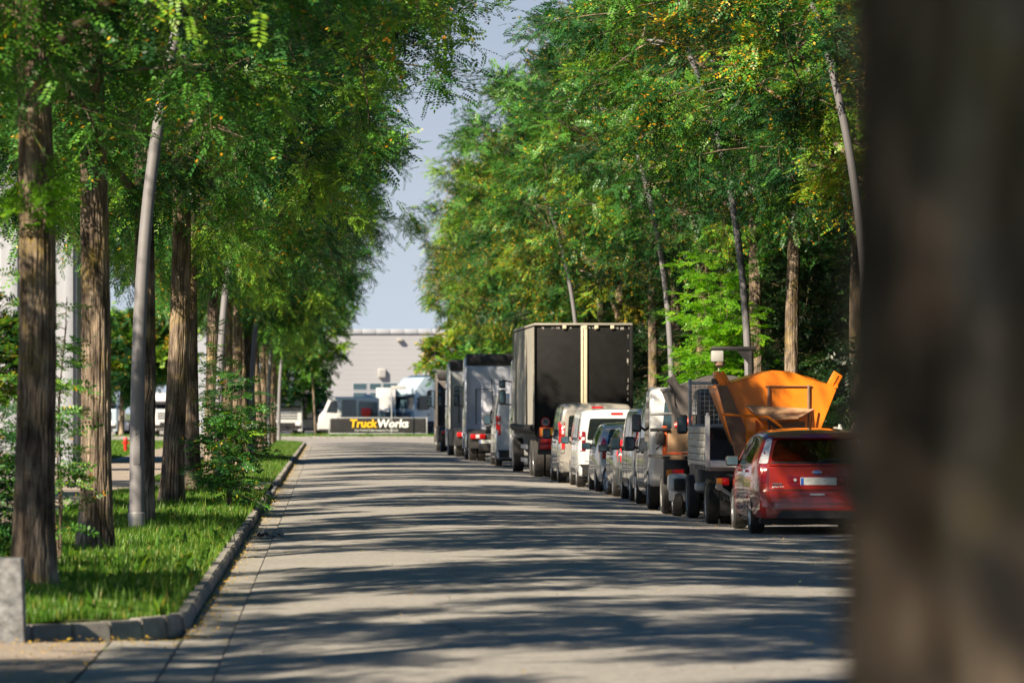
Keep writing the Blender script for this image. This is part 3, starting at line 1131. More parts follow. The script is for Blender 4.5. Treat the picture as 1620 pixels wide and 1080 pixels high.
left_y = [28.4, 40.6, 51.6, 63.8, 76.5, 88.5, 106, 118, 130, 142, 154, 166.5, 179, 191, 203, 215, 228]
for i, yy in enumerate(left_y):
    if i == 0:
        lb = 'unseen locust tree added beside or behind the camera for shade and reflections'
    elif i == 1:
        lb = 'thickest furrowed grey trunk right behind the granite block, left edge of the photo'
    elif i == 2:
        lb = 'sunlit locust trunk with yellow lichen between the thickest trunk and the nearest lamp post'
    elif i == 3:
        lb = 'shaded locust trunk directly behind the nearest left lamp post'
    else:
        lb = 'locust tree in the left row, %s trunk counting from the granite block' % ORD[i - 1]
    as_tree('locust_tree', lb, VL[[2, 0, 1, 2, 0, 1, 2, 1, 0, 2, 1, 0, 2, 1, 0, 1, 2][i]], (-2.72 + rr.uniform(-.06, .06), yy, .09), [0.4, 0.0, 2.2, 4.0, 1.1, 5.2, 3.0, .7, 2.0, 4.4, 1.6, 3.3, 5.0, .2, 2.8, 4.1, 1.9][i], GL, [1.0, 1.0, 1.06, .9, 1.04, .97, .95, 1, .98, .95, .97, .95, .93, .95, .92, .92, .9][i])
for yy in (-64, -52, -40, -28, 37):  # unseen trees added to darken what the car paint reflects
    as_tree('locust_tree', 'unseen locust tree added to the right row outside the view for reflections', VR[2], (10.6, yy, .05), yy, GR)
for o in [o for o in bpy.data.objects if o.get('group') == GL and o.location.y > 84]:
    o.scale = (o.scale.x * .90, o.scale.y * .94, o.scale.z)
right_y = [49, 61, 73, 85, 97, 109, 121, 133, 145, 157, 169, 181, 193, 205, 217, 229, 238]
for i, yy in enumerate(right_y):
    if i == 4:
        lb = 'locust tree whose sunlit trunk rises just right of the orange hopper'
    elif i < 4:
        lb = 'locust tree of the right row behind the blurred foreground trunk, %s from the camera' % ORD[i]
    else:
        lb = 'locust tree in the right row, %s behind the trunk beside the orange hopper' % ORD[i - 5]
    as_tree('locust_tree', lb, VR[[0, 1, 2, 0, 1, 0, 1, 0, 1, 2, 1, 0, 2, 1, 2, 2, 1][i]], (10.4 + rr.uniform(-.2, .2), yy, .1), rr.uniform(0, 6.28), GR, [1, .98, 1, 1, 1, .97, 1, .98, 1, .97, 1, .98, 1, .98, 1.02, 1, .9][i])

# the blurred tree the photographer stands behind
fg = as_tree('locust_tree', 'out of focus dark trunk filling the right edge of the photo', VL[2], (0.572 + .215, 5.0, 0), 1.0, None, 1.0)
fg.scale = (1.14, 1.14, 1.0)
tag(fg, group='locust trees standing close to the camera')

# dark wood behind the right row: dense low crowns reaching the ground
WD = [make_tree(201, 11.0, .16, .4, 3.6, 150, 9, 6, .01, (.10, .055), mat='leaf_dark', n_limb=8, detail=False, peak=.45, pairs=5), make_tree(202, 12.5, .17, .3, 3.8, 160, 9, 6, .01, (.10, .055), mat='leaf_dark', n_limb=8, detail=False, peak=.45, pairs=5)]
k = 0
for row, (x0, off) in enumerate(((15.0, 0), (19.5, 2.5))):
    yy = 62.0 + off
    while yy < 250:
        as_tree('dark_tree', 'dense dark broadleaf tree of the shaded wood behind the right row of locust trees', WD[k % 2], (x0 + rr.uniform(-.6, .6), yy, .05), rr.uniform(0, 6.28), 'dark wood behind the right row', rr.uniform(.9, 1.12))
        yy += 5.2 + row * 1.2 + rr.uniform(-.5, .5)
        k += 1


# saplings and root suckers: many thin stems carrying flat pinnate leaves
def make_sapling(seed, h, rad, stems, n_br, leaves, mat='leaf', tone=.45, lw=(.055, .026), yellow=.02):
    rng = np.random.default_rng(seed)
    tb = Tubes()
    P, D, T = [], [], []
    for k in range(stems):
        az = rng.uniform(0, 6.28)
        hh = h * rng.uniform(.6, 1.0)
        sp = rad * rng.uniform(.1, .45)
        t = np.linspace(0, 1, 9)
        st = np.stack([np.cos(az) * sp * t ** 1.3 + .03 * np.sin(t * 7 + k), np.sin(az) * sp * t ** 1.3, hh * t], 1)
        tb.add(st, np.linspace(.014, .004, 9), 6)
        for b in range(n_br):
            f = .16 + .84 * (b + rng.random() * .6) / n_br
            o = np.array([np.interp(f, t, st[:, j]) for j in range(3)])
            a2 = rng.uniform(0, 6.28)
            L = rad * rng.uniform(.35, .85) * (1.15 - .65 * f)
            d = np.array([math.cos(a2), math.sin(a2), rng.uniform(-.2, .75)])
            q = o + d * L * np.linspace(0, 1, 4)[:, None]
            q[:, 2] -= .15 * L * np.linspace(0, 1, 4) ** 2
            tb.add(q, [.006, .005, .003, .002], 4)
            for j in range(leaves):
                s = .15 + .85 * j / leaves
                pp = o + d * L * s
                pp[2] -= .15 * L * s * s
                side = np.cross(d, [0, 0, 1]) * (1 if j % 2 else -1)
                dd = d * .6 + side * .8 + rng.normal(0, .2, 3)
                P.append(pp)
                D.append(dd / np.linalg.norm(dd))
                T.append(tone + rng.normal(0, .13))
    P, D, T = np.array(P), np.array(D), np.array(T)
    cr = leaf_mesh('foliage', P, D, rng.uniform(.16, .30, len(P)), rng, T, np.full(len(P), yellow), lw, mat, .25, 6, np.array([0, 0, 1.0]) + rng.normal(0, .55, (len(P), 3)))
    return tb.build('stem'), cr


def sapling(label, loc, *a, **k):
    name = k.pop('name', 'locust_sapling')
    t = empty(name, label, 'shrub', loc, 0, k.pop('group', 'young locust suckers on the verges'))
    for o in make_sapling(*a, **k):
        o.parent = t
    return t


sapling('dark green leafy sapling overhanging the left kerb, with a low clump of stems', (-1.62, 73.5, .1), 301, 2.35, 1.1, 9, 12, 7, tone=.28, lw=(.066, .034))
sapling('tall leafy suckers around the trunk behind the kerbside sapling', (-2.35, 92, .1), 302, 4.2, .95, 5, 10, 6, tone=.40, lw=(.066, .034))
sapling('thin leafy suckers between the thickest trunk and the lichen covered trunk', (-2.80, 46, .1), 303, 3.4, .75, 5, 12, 7, tone=.42, yellow=.04)
sapling('dark leafy suckers at the left photo edge behind the granite block', (-3.45, 44, .1), 304, 1.8, .9, 9, 12, 9, tone=.25)
sapling('bright lime green sapling with sunlit leaf colour behind the grey hopper truck', (9.05, 101, .1), 305, 5.3, 2.1, 13, 18, 12, mat='leaf_bright', tone=.5, lw=(.075, .036), yellow=.03, name='bright_sapling')
# leafy shoots sprouting from the nearest trunk
sh = empty('trunk_shoot', 'bright green leafy shoot sprouting from the thickest left trunk', 'shoot', (-2.66, 40.42, 4.0))
for o in make_sapling(311, .75, .55, 4, 4, 5, mat='leaf_bright', tone=.45):
    o.parent = sh
sh.rotation_euler = (R(150), 0, 0)


# ------------------------------------------------------------------ vehicles (local frame: x right, y forward, rear at y = 0)
PARKED = 'vehicles parked nose to tail along the right kerb'


def car_shell(name, label, cat, x_left, Yr, L, W, top, zb, belt, plan, tumble, pnt, axles, tw=.205, rr=.1, low=.94, rz=0.0, spokes=5, rim='alloy', z=0.0, steer=0.0):
    t = empty(name, label, cat, (x_left + W / 2, Yr, z), rz, PARKED)
    b = loft_body('body', W, top, zb, belt, plan, tumble, pnt, t, rr, low=low)
    bv = bvh_of(b)
    c = MB()
    for (y, r) in axles:
        for s in (-1, 1):
            c.cyl((s * (W / 2 + .3), y, r), (s * (W / 2 - .30), y, r), r + .055, 40)
    boolean(b, c)
    for i, (y, r) in enumerate(axles):
        for s in (-1, 1):
            w = wheel(t, s * (W / 2 - tw / 2 - .018), y, r, tw, rim, s, spokes)
            if i == 1 and steer:
                w.rotation_euler = (0, 0, steer)
    # dark liners so no wheel arch is seen through
    m = MB()
    for (y, r) in axles:
        m.cyl((-(W / 2 - .28), y, r), ((W / 2 - .28), y, r), .06, 10)
    m.box(-W / 2 + .12, W / 2 - .12, .25, L - .3, zb - .09, zb + .03, .03)
    m.build('underbody', 'chassis', t)
    return t, b, bv


def mirror(t, x, y, z, mat='black', sz=(.20, .10, .15), side=-1, glass=True):
    m = MB()
    m.box(x - sz[0] / 2, x + sz[0] / 2, y - sz[1] / 2, y + sz[1] / 2, z - sz[2] / 2, z + sz[2] / 2, min(sz) * .33, seg=3)
    m.tube([(x - side * sz[0] * .4, y, z - sz[2] * .2), (x - side * (sz[0] * .5 + .12), y + .02, z - sz[2] * .5)], .022, 8)
    o = m.build('mirror', mat, t)
    if glass:
        g = MB()
        g.box(x - sz[0] * .40, x + sz[0] * .40, y - sz[1] / 2 - .006, y - sz[1] / 2 + .004, z - sz[2] * .38, z + sz[2] * .38, .004, seg=1)
        g.build('mirror_glass', 'glass_blue', o)
    return o


def plate(t, x, y, z, w=.52, h=.11, mat='plate'):
    m = MB()
    m.box(x - w / 2, x + w / 2, y - .012, y + .02, z - h / 2, z + h / 2, .004, seg=1)
    o = m.build('number_plate', mat, t)
    b = MB()
    b.box(x - w / 2 + .004, x - w / 2 + .045, y - .016, y, z - h / 2 + .006, z + h / 2 - .006)
    b.build('blue_band', 'plate_blue', o)
    return o


def side_windows(t, bv, polys, mat='glass', right=True):
    for p in polys:
        patch('side_window', bv, p, 'left', mat, t, .004, rad=.05)
        if right:
            patch('side_window', bv, p, 'right', mat, t, .004, rad=.05)


def handle(t, bv, y, z, mat='black'):
    patch('door_handle', bv, [(y - .1, z - .018), (y + .1, z - .018), (y + .1, z + .018), (y - .1, z + .018)], 'left', mat, t, .03, rad=.015)


PLAN_CAR = [(-.1, .80), (0, .84), (.06, .90), (.25, .955), (.6, .985), (1.6, 1.0), (2.9, 1.0), (3.7, .96), (4.1, .88), (4.35, .74)]
PLAN_VAN = [(-.1, .93), (0, .955), (.05, .97), (.2, .985), (.6, 1.0), (3.4, 1.0), (4.0, .98), (4.5, .92), (4.9, .78), (5.6, .74)]


# --- red hatchback, nearest
def red_hatchback():
    top = [(0, .44), (.012, .58), (.03, .66), (.06, .70), (.085, .96), (.12, 1.015), (.44, 1.40), (.62, 1.465), (1.3, 1.50), (2.1, 1.475), (2.95, 1.06), (3.15, 1.02), (3.95, .86), (4.25, .70), (4.34, .48)]
    W = 1.84
    t, b, bv = car_shell('red_hatchback', 'wine red hatchback with pale number plate, parked nearest the camera behind the orange hopper truck', 'car', 6.10, 63.3, 4.34, W, top, .24, .98, PLAN_CAR, .46, 'wine', [(.80, .315), (3.44, .315)], .205, spokes=7, rr=.17)
    rw = roundpoly([(-.655, 1.045), (.655, 1.045), (.555, 1.36), (-.555, 1.36)], .08)
    sw = [roundpoly([(.78, 1.02), (1.50, 1.005), (1.50, 1.40), (.98, 1.37)], .05), roundpoly([(1.58, 1.0), (2.62, .99), (2.18, 1.36), (1.58, 1.405)], .05)]
    ws = roundpoly([(-.66, 1.06), (.66, 1.06), (.56, 1.41), (-.56, 1.41)], .06)
    patch('rear_window', bv, rw, 'rear', 'tinted', t, .002)
    patch('windscreen', bv, ws, 'front', 'tinted', t, .002)
    side_windows(t, bv, sw, 'tinted')
    patch('window_surround', bv, roundpoly([(-.70, 1.02), (.70, 1.02), (.625, 1.045), (-.625, 1.045)], .01), 'rear', 'black', t, .003)
    c = MB()
    c.prism([(.22, .50), (.55, 1.30), (.75, 1.41), (1.4, 1.45), (2.05, 1.42), (2.75, 1.0), (2.75, .35), (.6, .35)], 'x', -.655, .655)
    boolean(b, c)
    for pl, ax, a, z in ((rw, 'y', -.1, 1.0), (ws, 'y', 1.9, 3.4)):
        c = MB()
        c.prism(pl, ax, a, z)
        boolean(b, c)
    for pl in sw:
        c = MB()
        c.prism(pl, 'x', -1.2, 1.2)
        boolean(b, c)
    s = MB()                                  # seats and head restraints seen through the glass
    for x in (-.36, .36):
        s.box(x - .25, x + .25, 1.75, 1.92, .45, 1.08, .06, Matrix.Rotation(R(12), 3, 'X'))
        s.box(x - .13, x + .13, 1.66, 1.76, 1.10, 1.28, .04)
    s.box(-.62, .62, .80, .95, .45, 1.00, .06)
    for x in (-.38, .38):
        s.box(x - .13, x + .13, .80, .89, 1.00, 1.14, .035)
    s.box(-.64, .64, 2.55, 2.74, .7, .96, .04)
    s.build('seats', 'seat', t)
    for s_ in (-1, 1):
        q = [(s_ * .83, 1.02), (s_ * .70, 1.02), (s_ * .605, 1.37), (s_ * .68, 1.38)]
        patch('tail_light', bv, q, 'rear', 'clear_lens', t, .008, rad=.03)
        q = [(s_ * .90, .74), (s_ * .735, .74), (s_ * .715, 1.01), (s_ * .86, 1.01)]
        patch('lower_tail_light', bv, q, 'rear', 'dark_red_lens', t, .008, rad=.03)
        patch('bumper_reflector', bv, [(s_ * .80, .40), (s_ * .57, .40), (s_ * .52, .46), (s_ * .80, .47)], 'rear', 'dark_red_lens', t, .045, rad=.02)
    patch('bumper', bv, roundpoly([(-.90, .27), (.90, .27), (.91, .62), (-.91, .62)], .04), 'rear', 'wine', t, .032)
    patch('bumper_lip', bv, roundpoly([(-.88, .455), (.88, .455), (.88, .475), (-.88, .475)], .008), 'rear', 'wine', t, .05)
    patch('diffuser', bv, roundpoly([(-.60, .24), (.60, .24), (.52, .35), (-.52, .35)], .03), 'rear', 'black', t, .042)
    patch('tailgate_seam', bv, [(-.70, .633), (.70, .633), (.70, .645), (-.70, .645)], 'rear', 'black', t, .003)
    for s_ in (-1, 1):
        patch('tailgate_seam', bv, [(s_ * .70, .64), (s_ * .712, .64), (s_ * .702, 1.02), (s_ * .69, 1.02)], 'rear', 'black', t, .003)
    patch('tailgate_ridge', bv, roundpoly([(-.69, .99), (.69, .99), (.69, 1.015), (-.69, 1.015)], .01), 'rear', 'wine', t, .018)
    patch('plate_recess', bv, roundpoly([(-.40, .70), (.40, .70), (.44, .845), (-.44, .845)], .03), 'rear', 'dark_red_lens', t, .003)
    plate(t, .02, .052, .765)
    for x, mt in ((-.315, 'clear_lens'), (.355, 'red_lens')):
        m = MB()
        m.lathe([(-.012, .001), (-.012, .022), (.02, .024)], (x, .05, .785), 'y', 14)
        m.build('plate_lamp', mt, t)
    m = MB()
    m.lathe([(-.016, .002), (-.014, .05), (.02, .058)], (0, 0, 0), 'y', 28)
    e = m.build('emblem_ring', 'alloy', t)
    e.location, e.scale = (.0, .065, .895), (1.35, 1, .55)
    m = MB()
    m.lathe([(-.022, .002), (-.020, .044), (.0, .046)], (0, 0, 0), 'y', 28)
    e2 = m.build('emblem_field', 'plate_blue', e)
    text('emblem_script', 'Ford', .050, 'white_text', e, (0, -.024, 0), shear=.3, ext=.002)
    text('badge_script', 'TREND', .045, 'alloy', t, (-.575, .048, .725), ext=.004, bold=.001)
    text('badge_script', 'POWER', .052, 'white_text', t, (-.565, .045, .672), ext=.004, bold=.0015, shear=.25)
    m = MB()
    m.box(-.11, .10, -.034, -.02, .565, .592, .004)
    m.build('bumper_strip', 'clear_lens', t)
    m = MB()
    m.tube([(0, .16, 1.055), (.10, .12, 1.06), (.50, .155, 1.10)], .011, 8)
    m.build('wiper', 'black', t)
    patch('spoiler', bv, roundpoly([(-.60, 1.385), (.60, 1.385), (.56, 1.44), (-.56, 1.44)], .02), 'rear', 'wine', t, .05)
    m = MB()
    m.tube([(0, 1.0, 1.50), (0, .75, 1.68)], .005, 6)
    m.build('antenna', 'black', t)
    for x in (-1, 1):
        mirror(t, x * (W / 2 + .06), 2.62, 1.03, 'black', (.20, .12, .15), x)
    for yy in (1.25, 2.3):
        handle(t, bv, yy, .90, 'wine')
    patch('door_seam', bv, [(1.53, .34), (1.545, .34), (1.545, 1.0), (1.53, 1.0)], 'left', 'black', t, .002)
    patch('side_rub_strip', bv, roundpoly([(1.0, .50), (2.95, .50), (2.95, .55), (1.0, .55)], .02), 'left', 'wine', t, .012)
    for s_ in (-1, 1):
        patch('headlight', bv, [(s_ * .86, .68), (s_ * .5, .66), (s_ * .55, .80), (s_ * .83, .86)], 'front', 'clear_lens', t, .006, rad=.03)
    m = MB()
    m.tube([(.42, .02, .26), (.42, .35, .27)], .03, 12)
    m.build('exhaust_pipe', 'steel', t)
    return t


red_hatchback()


# --- generic van
def van(name, label, x_left, Yr, L, W, H, pnt, belt=1.12, axles=None, lights=None, rear_glass=None, cat='van', side_glass=None, bumper='black', top=None, tumble=.13, low=.95, extra=None, hinge=True, mirror_z=1.15, mirror_sz=(.20, .12, .26), mirror_y=None, tw=.215, r=.325, lens='red_lens', plate_z=.62, rz=0.0):
    top = top or [(0, .46), (.012, .60), (.022, 1.0), (.05, 1.5), (.10, H - .12), (.22, H - .02), (.9, H), (L * .60, H + .01), (L * .70, H - .06), (L * .86, 1.28), (L * .90, 1.18), (L - .18, .98), (L - .03, .72), (L, .5)]
    axles = axles or [(.82, r), (L - .92, r)]
    t, b, bv = car_shell(name, label, cat, x_left, Yr, L, W, top, .27, belt, [(p[0] if p[0] < 1 else p[0] - 4.9 + L, p[1]) for p in PLAN_VAN], tumble, pnt, axles, tw, .13, low=low, rz=rz)
    w = W / 2
    patch('bumper', bv, roundpoly([(-w * .97, .30), (w * .97, .30), (w * .97, .54), (-w * .97, .54)], .04), 'rear', bumper, t, .05)
    lx0, lx1, lz0, lz1 = lights or (.80, .90, .78, 1.28)
    for s in (-1, 1):
        l = patch('tail_light', bv, [(s * w * lx0, lz0), (s * w * (lx1 + .07), lz0), (s * w * (lx1 + .065), lz1), (s * w * lx0, lz1)], 'rear', lens, t, .014, rad=.03)
        zz = lz0 + (lz1 - lz0) * .55
        patch('clear_lens', bv, [(s * w * (lx0 + .015), zz), (s * w * lx1, zz), (s * w * lx1, zz + (lz1 - lz0) * .16), (s * w * (lx0 + .015), zz + (lz1 - lz0) * .16)], 'rear', 'clear_lens', l, .02, rad=.015)
    for pg in rear_glass or []:
        patch('rear_window', bv, pg, 'rear', 'glass', t, .006, rad=.05)
    for pg in side_glass or []:
        side_windows(t, bv, [pg])
    if hinge:
        patch('door_gap', bv, [(-.008, .55), (.008, .55), (.008, H - .12), (-.008, H - .12)], 'rear', 'black', t, .004)
        for s in (-1, 1):
            for z in (.75, 1.45):
                patch('door_hinge', bv, [(s * w * .86, z), (s * w * .95, z), (s * w * .95, z + .07), (s * w * .86, z + .07)], 'rear', pnt, t, .02)
    patch('brake_light', bv, roundpoly([(-.14, H - .11), (.14, H - .11), (.14, H - .065), (-.14, H - .065)], .015), 'rear', 'red_lens', t, .02)
    plate(t, 0, -.008, plate_z)
    my = mirror_y or L * .745
    for s in (-1, 1):
        mirror(t, s * (w + .11), my, mirror_z, 'black', mirror_sz, s)
    patch('windscreen', bv, roundpoly([(-w * .80, 1.22), (w * .80, 1.22), (w * .72, H - .14), (-w * .72, H - .14)], .06), 'front', 'glass', t, .005)
    patch('grille', bv, roundpoly([(-.45, .62), (.45, .62), (.5, .82), (-.5, .82)], .04), 'front', 'black', t, .01)
    for s in (-1, 1):
        patch('headlight', bv, [(s * w * .55, .76), (s * w * .88, .80), (s * w * .84, 1.0), (s * w * .6, .92)], 'front', 'clear_lens', t, .01, rad=.03)
    patch('door_seam', bv, [(L * .60, .36), (L * .60 + .014, .36), (L * .60 + .014, H - .2), (L * .60, H - .2)], 'left', 'black', t, .003)
    patch('door_seam', bv, [(L * .36, .36), (L * .36 + .014, .36), (L * .36 + .014, H - .2), (L * .36, H - .2)], 'left', 'black', t, .003)
    patch('sliding_rail', bv, [(.35, 1.08), (L * .36, 1.08), (L * .36, 1.10), (.35, 1.10)], 'left', 'black', t, .006)
    patch('sill_strip', bv, roundpoly([(1.25, .34), (L - 1.4, .34), (L - 1.4, .44), (1.25, .44)], .02), 'left', bumper, t, .012)
    for yy in (L * .39, L * .64):
        handle(t, bv, yy, 1.0)
    if extra:
        extra(t, b, bv)
    return t


FRONT_WIN = lambda L, H, z0=1.16: [(L * .615, z0), (L * .80, z0), (L * .72, H - .2), (L * .615, H - .18)]
van('panel_van', 'light grey panel van with dark rear corners, parked just beyond the two hopper trucks', 5.88, 80.7, 4.8, 1.95, 1.98, 'grey_van', lights=(.80, .90, 1.02, 1.36), side_glass=[FRONT_WIN(4.8, 1.98)], rear_glass=[[(-.86, 1.36), (-.08, 1.36), (-.08, 1.78), (-.80, 1.78)], [(.86, 1.36), (.08, 1.36), (.08, 1.78), (.80, 1.78)]], mirror_sz=(.20, .12, .27))
van('small_van', 'silver small van with tall red tail lights, second van beyond the hopper trucks', 5.93, 86.1, 4.3, 1.82, 1.83, 'silver', belt=1.08, lights=(.82, .90, .92, 1.36), side_glass=[FRONT_WIN(4.3, 1.83, 1.10)], rear_glass=[[(-.70, 1.15), (-.06, 1.15), (-.06, 1.58), (-.66, 1.58)], [(.70, 1.15), (.06, 1.15), (.06, 1.58), (.66, 1.58)]], r=.31, bumper='black', mirror_z=1.12)


def hatch(name, label, x_left, Yr, L, W, H, pnt, wagon=0.0, lens=None, cat='car', bumper=None, steer=0.0, belt=.95, win='glass', spokes=9):
    k = H / 1.5
    top = [(0, .44), (.012, .58), (.04, .68), (.07, .92), (.11, 1.0 * k), (.36 - wagon * .2, 1.36 * k), (.58 - wagon * .2, 1.455 * k), (1.25, H), (2.0, H - .03), (2.8 * L / 4.3, 1.05), (3.0 * L / 4.3, 1.0), (L - .4, .84), (L - .09, .70), (L, .48)]
    t, b, bv = car_shell(name, label, cat, x_left, Yr, L, W, top, .24, belt, [(y * (1 if y < 1 else L / 4.34), w) for y, w in PLAN_CAR], .36, pnt, [(.78, .305), (L - .86, .305)], .195, spokes=spokes, steer=steer)
    w = W / 2
    patch('rear_window', bv, roundpoly([(-w * .72, 1.03 * k), (w * .72, 1.03 * k), (w * .63, 1.37 * k), (-w * .63, 1.37 * k)], .06), 'rear', win, t, .006)
    patch('bumper', bv, roundpoly([(-w * .97, .27), (w * .97, .27), (w * .98, .60), (-w * .98, .60)], .04), 'rear', bumper or pnt, t, .03)
    for s in (-1, 1):
        q = lens or [(w * .72, .72), (w * 1.0, .74), (w * .80, 1.20), (w * .73, 1.12)]
        l = patch('tail_light', bv, [(s * x, z) for x, z in q], 'rear', 'red_lens', t, .012, rad=.03)
        patch('headlight', bv, [(s * w * .92, .66), (s * w * .55, .64), (s * w * .6, .78), (s * w * .9, .86)], 'front', 'clear_lens', t, .006, rad=.03)
        mirror(t, s * (w + .07), L * .61, .99, 'black', (.21, .12, .15), s)
    side_windows(t, bv, [[(.70, .99), (1.46, .98), (1.46, H - .13), (.90, H - .17)], [(1.53, .98), (L * .60, .97), (L * .50, H - .16), (1.53, H - .12)]])
    patch('windscreen', bv, roundpoly([(-w * .72, 1.04), (w * .72, 1.04), (w * .62, H - .1), (-w * .62, H - .1)], .06), 'front', 'glass', t, .005)
    plate(t, 0, .02, .78)
    m = MB()
    m.tube([(0, .14, 1.04 * k), (.12, .10, 1.05 * k), (.45, .14, 1.09 * k)], .011, 8)
    m.build('wiper', 'black', t)
    for yy in (1.2, 2.15):
        handle(t, bv, yy, .87, pnt)
    patch('door_seam', bv, [(1.49, .34), (1.503, .34), (1.503, .97), (1.49, .97)], 'left', 'black', t, .002)
    patch('door_seam', bv, [(L * .60, .34), (L * .60 + .013, .34), (L * .60 + .013, .96), (L * .60, .96)], 'left', 'black', t, .002)
    patch('brake_light', bv, [(-.15, H - .085), (.15, H - .085), (.15, H - .06), (-.15, H - .06)], 'rear', 'red_lens', t, .02)
    return t


hatch('small_car', 'grey green small car with its front wheel turned out, tucked between two silver vehicles', 5.90, 90.9, 3.9, 1.68, 1.44, 'dark_car', steer=R(12))
hatch('silver_hatchback', 'silver hatchback with triangular red tail lights, third from the box truck', 5.88, 96.6, 4.0, 1.74, 1.50, 'silver')


def mpv_extra(t, b, bv):
    patch('tailgate_seam', bv, [(-.75, .60), (.75, .60), (.75, .615), (-.75, .615)], 'rear', 'black', t, .003)


van('white_people_carrier', 'white people carrier with a wide dark rear window and black bumper corners', 5.80, 102.4, 4.4, 1.84, 1.80, 'white', belt=1.06, cat='car', lights=(.80, .90, .85, 1.30), rear_glass=[[(-.70, 1.10), (.70, 1.10), (.63, 1.60), (-.63, 1.60)]], side_glass=[[(.45, 1.12), (1.55, 1.10), (1.55, 1.60), (.55, 1.60)], [(1.65, 1.10), (2.6, 1.09), (2.6, 1.60), (1.65, 1.62)], FRONT_WIN(4.4, 1.80, 1.08)], hinge=False, extra=mpv_extra, mirror_sz=(.2, .12, .17), mirror_z=1.08, lens='dark_red_lens')
van('beige_van', 'dusty beige van with ladder shaped tail lights, parked right behind the black box truck', 5.67, 108.3, 4.9, 1.92, 1.95, 'beige_van', lights=(.84, .92, .84, 1.50), bumper='beige_van', side_glass=[[(.5, 1.15), (1.7, 1.15), (1.7, 1.72), (.55, 1.72)], [(1.82, 1.15), (2.9, 1.15), (2.9, 1.72), (1.82, 1.72)], FRONT_WIN(4.9, 1.95)], rear_glass=[[(-.74, 1.14), (-.05, 1.14), (-.05, 1.66), (-.70, 1.66)], [(.74, 1.14), (.05, 1.14), (.05, 1.66), (.70, 1.66)]], mirror_z=1.2)
van('white_delivery_van', 'tall white delivery van half hidden beyond the black box truck', 5.34, 140.0, 5.6, 2.0, 2.32, 'white', lights=(.84, .92, 1.0, 1.62), belt=1.25, side_glass=[FRONT_WIN(5.6, 2.3, 1.3)], mirror_z=1.5, mirror_sz=(.24, .14, .36), r=.34)


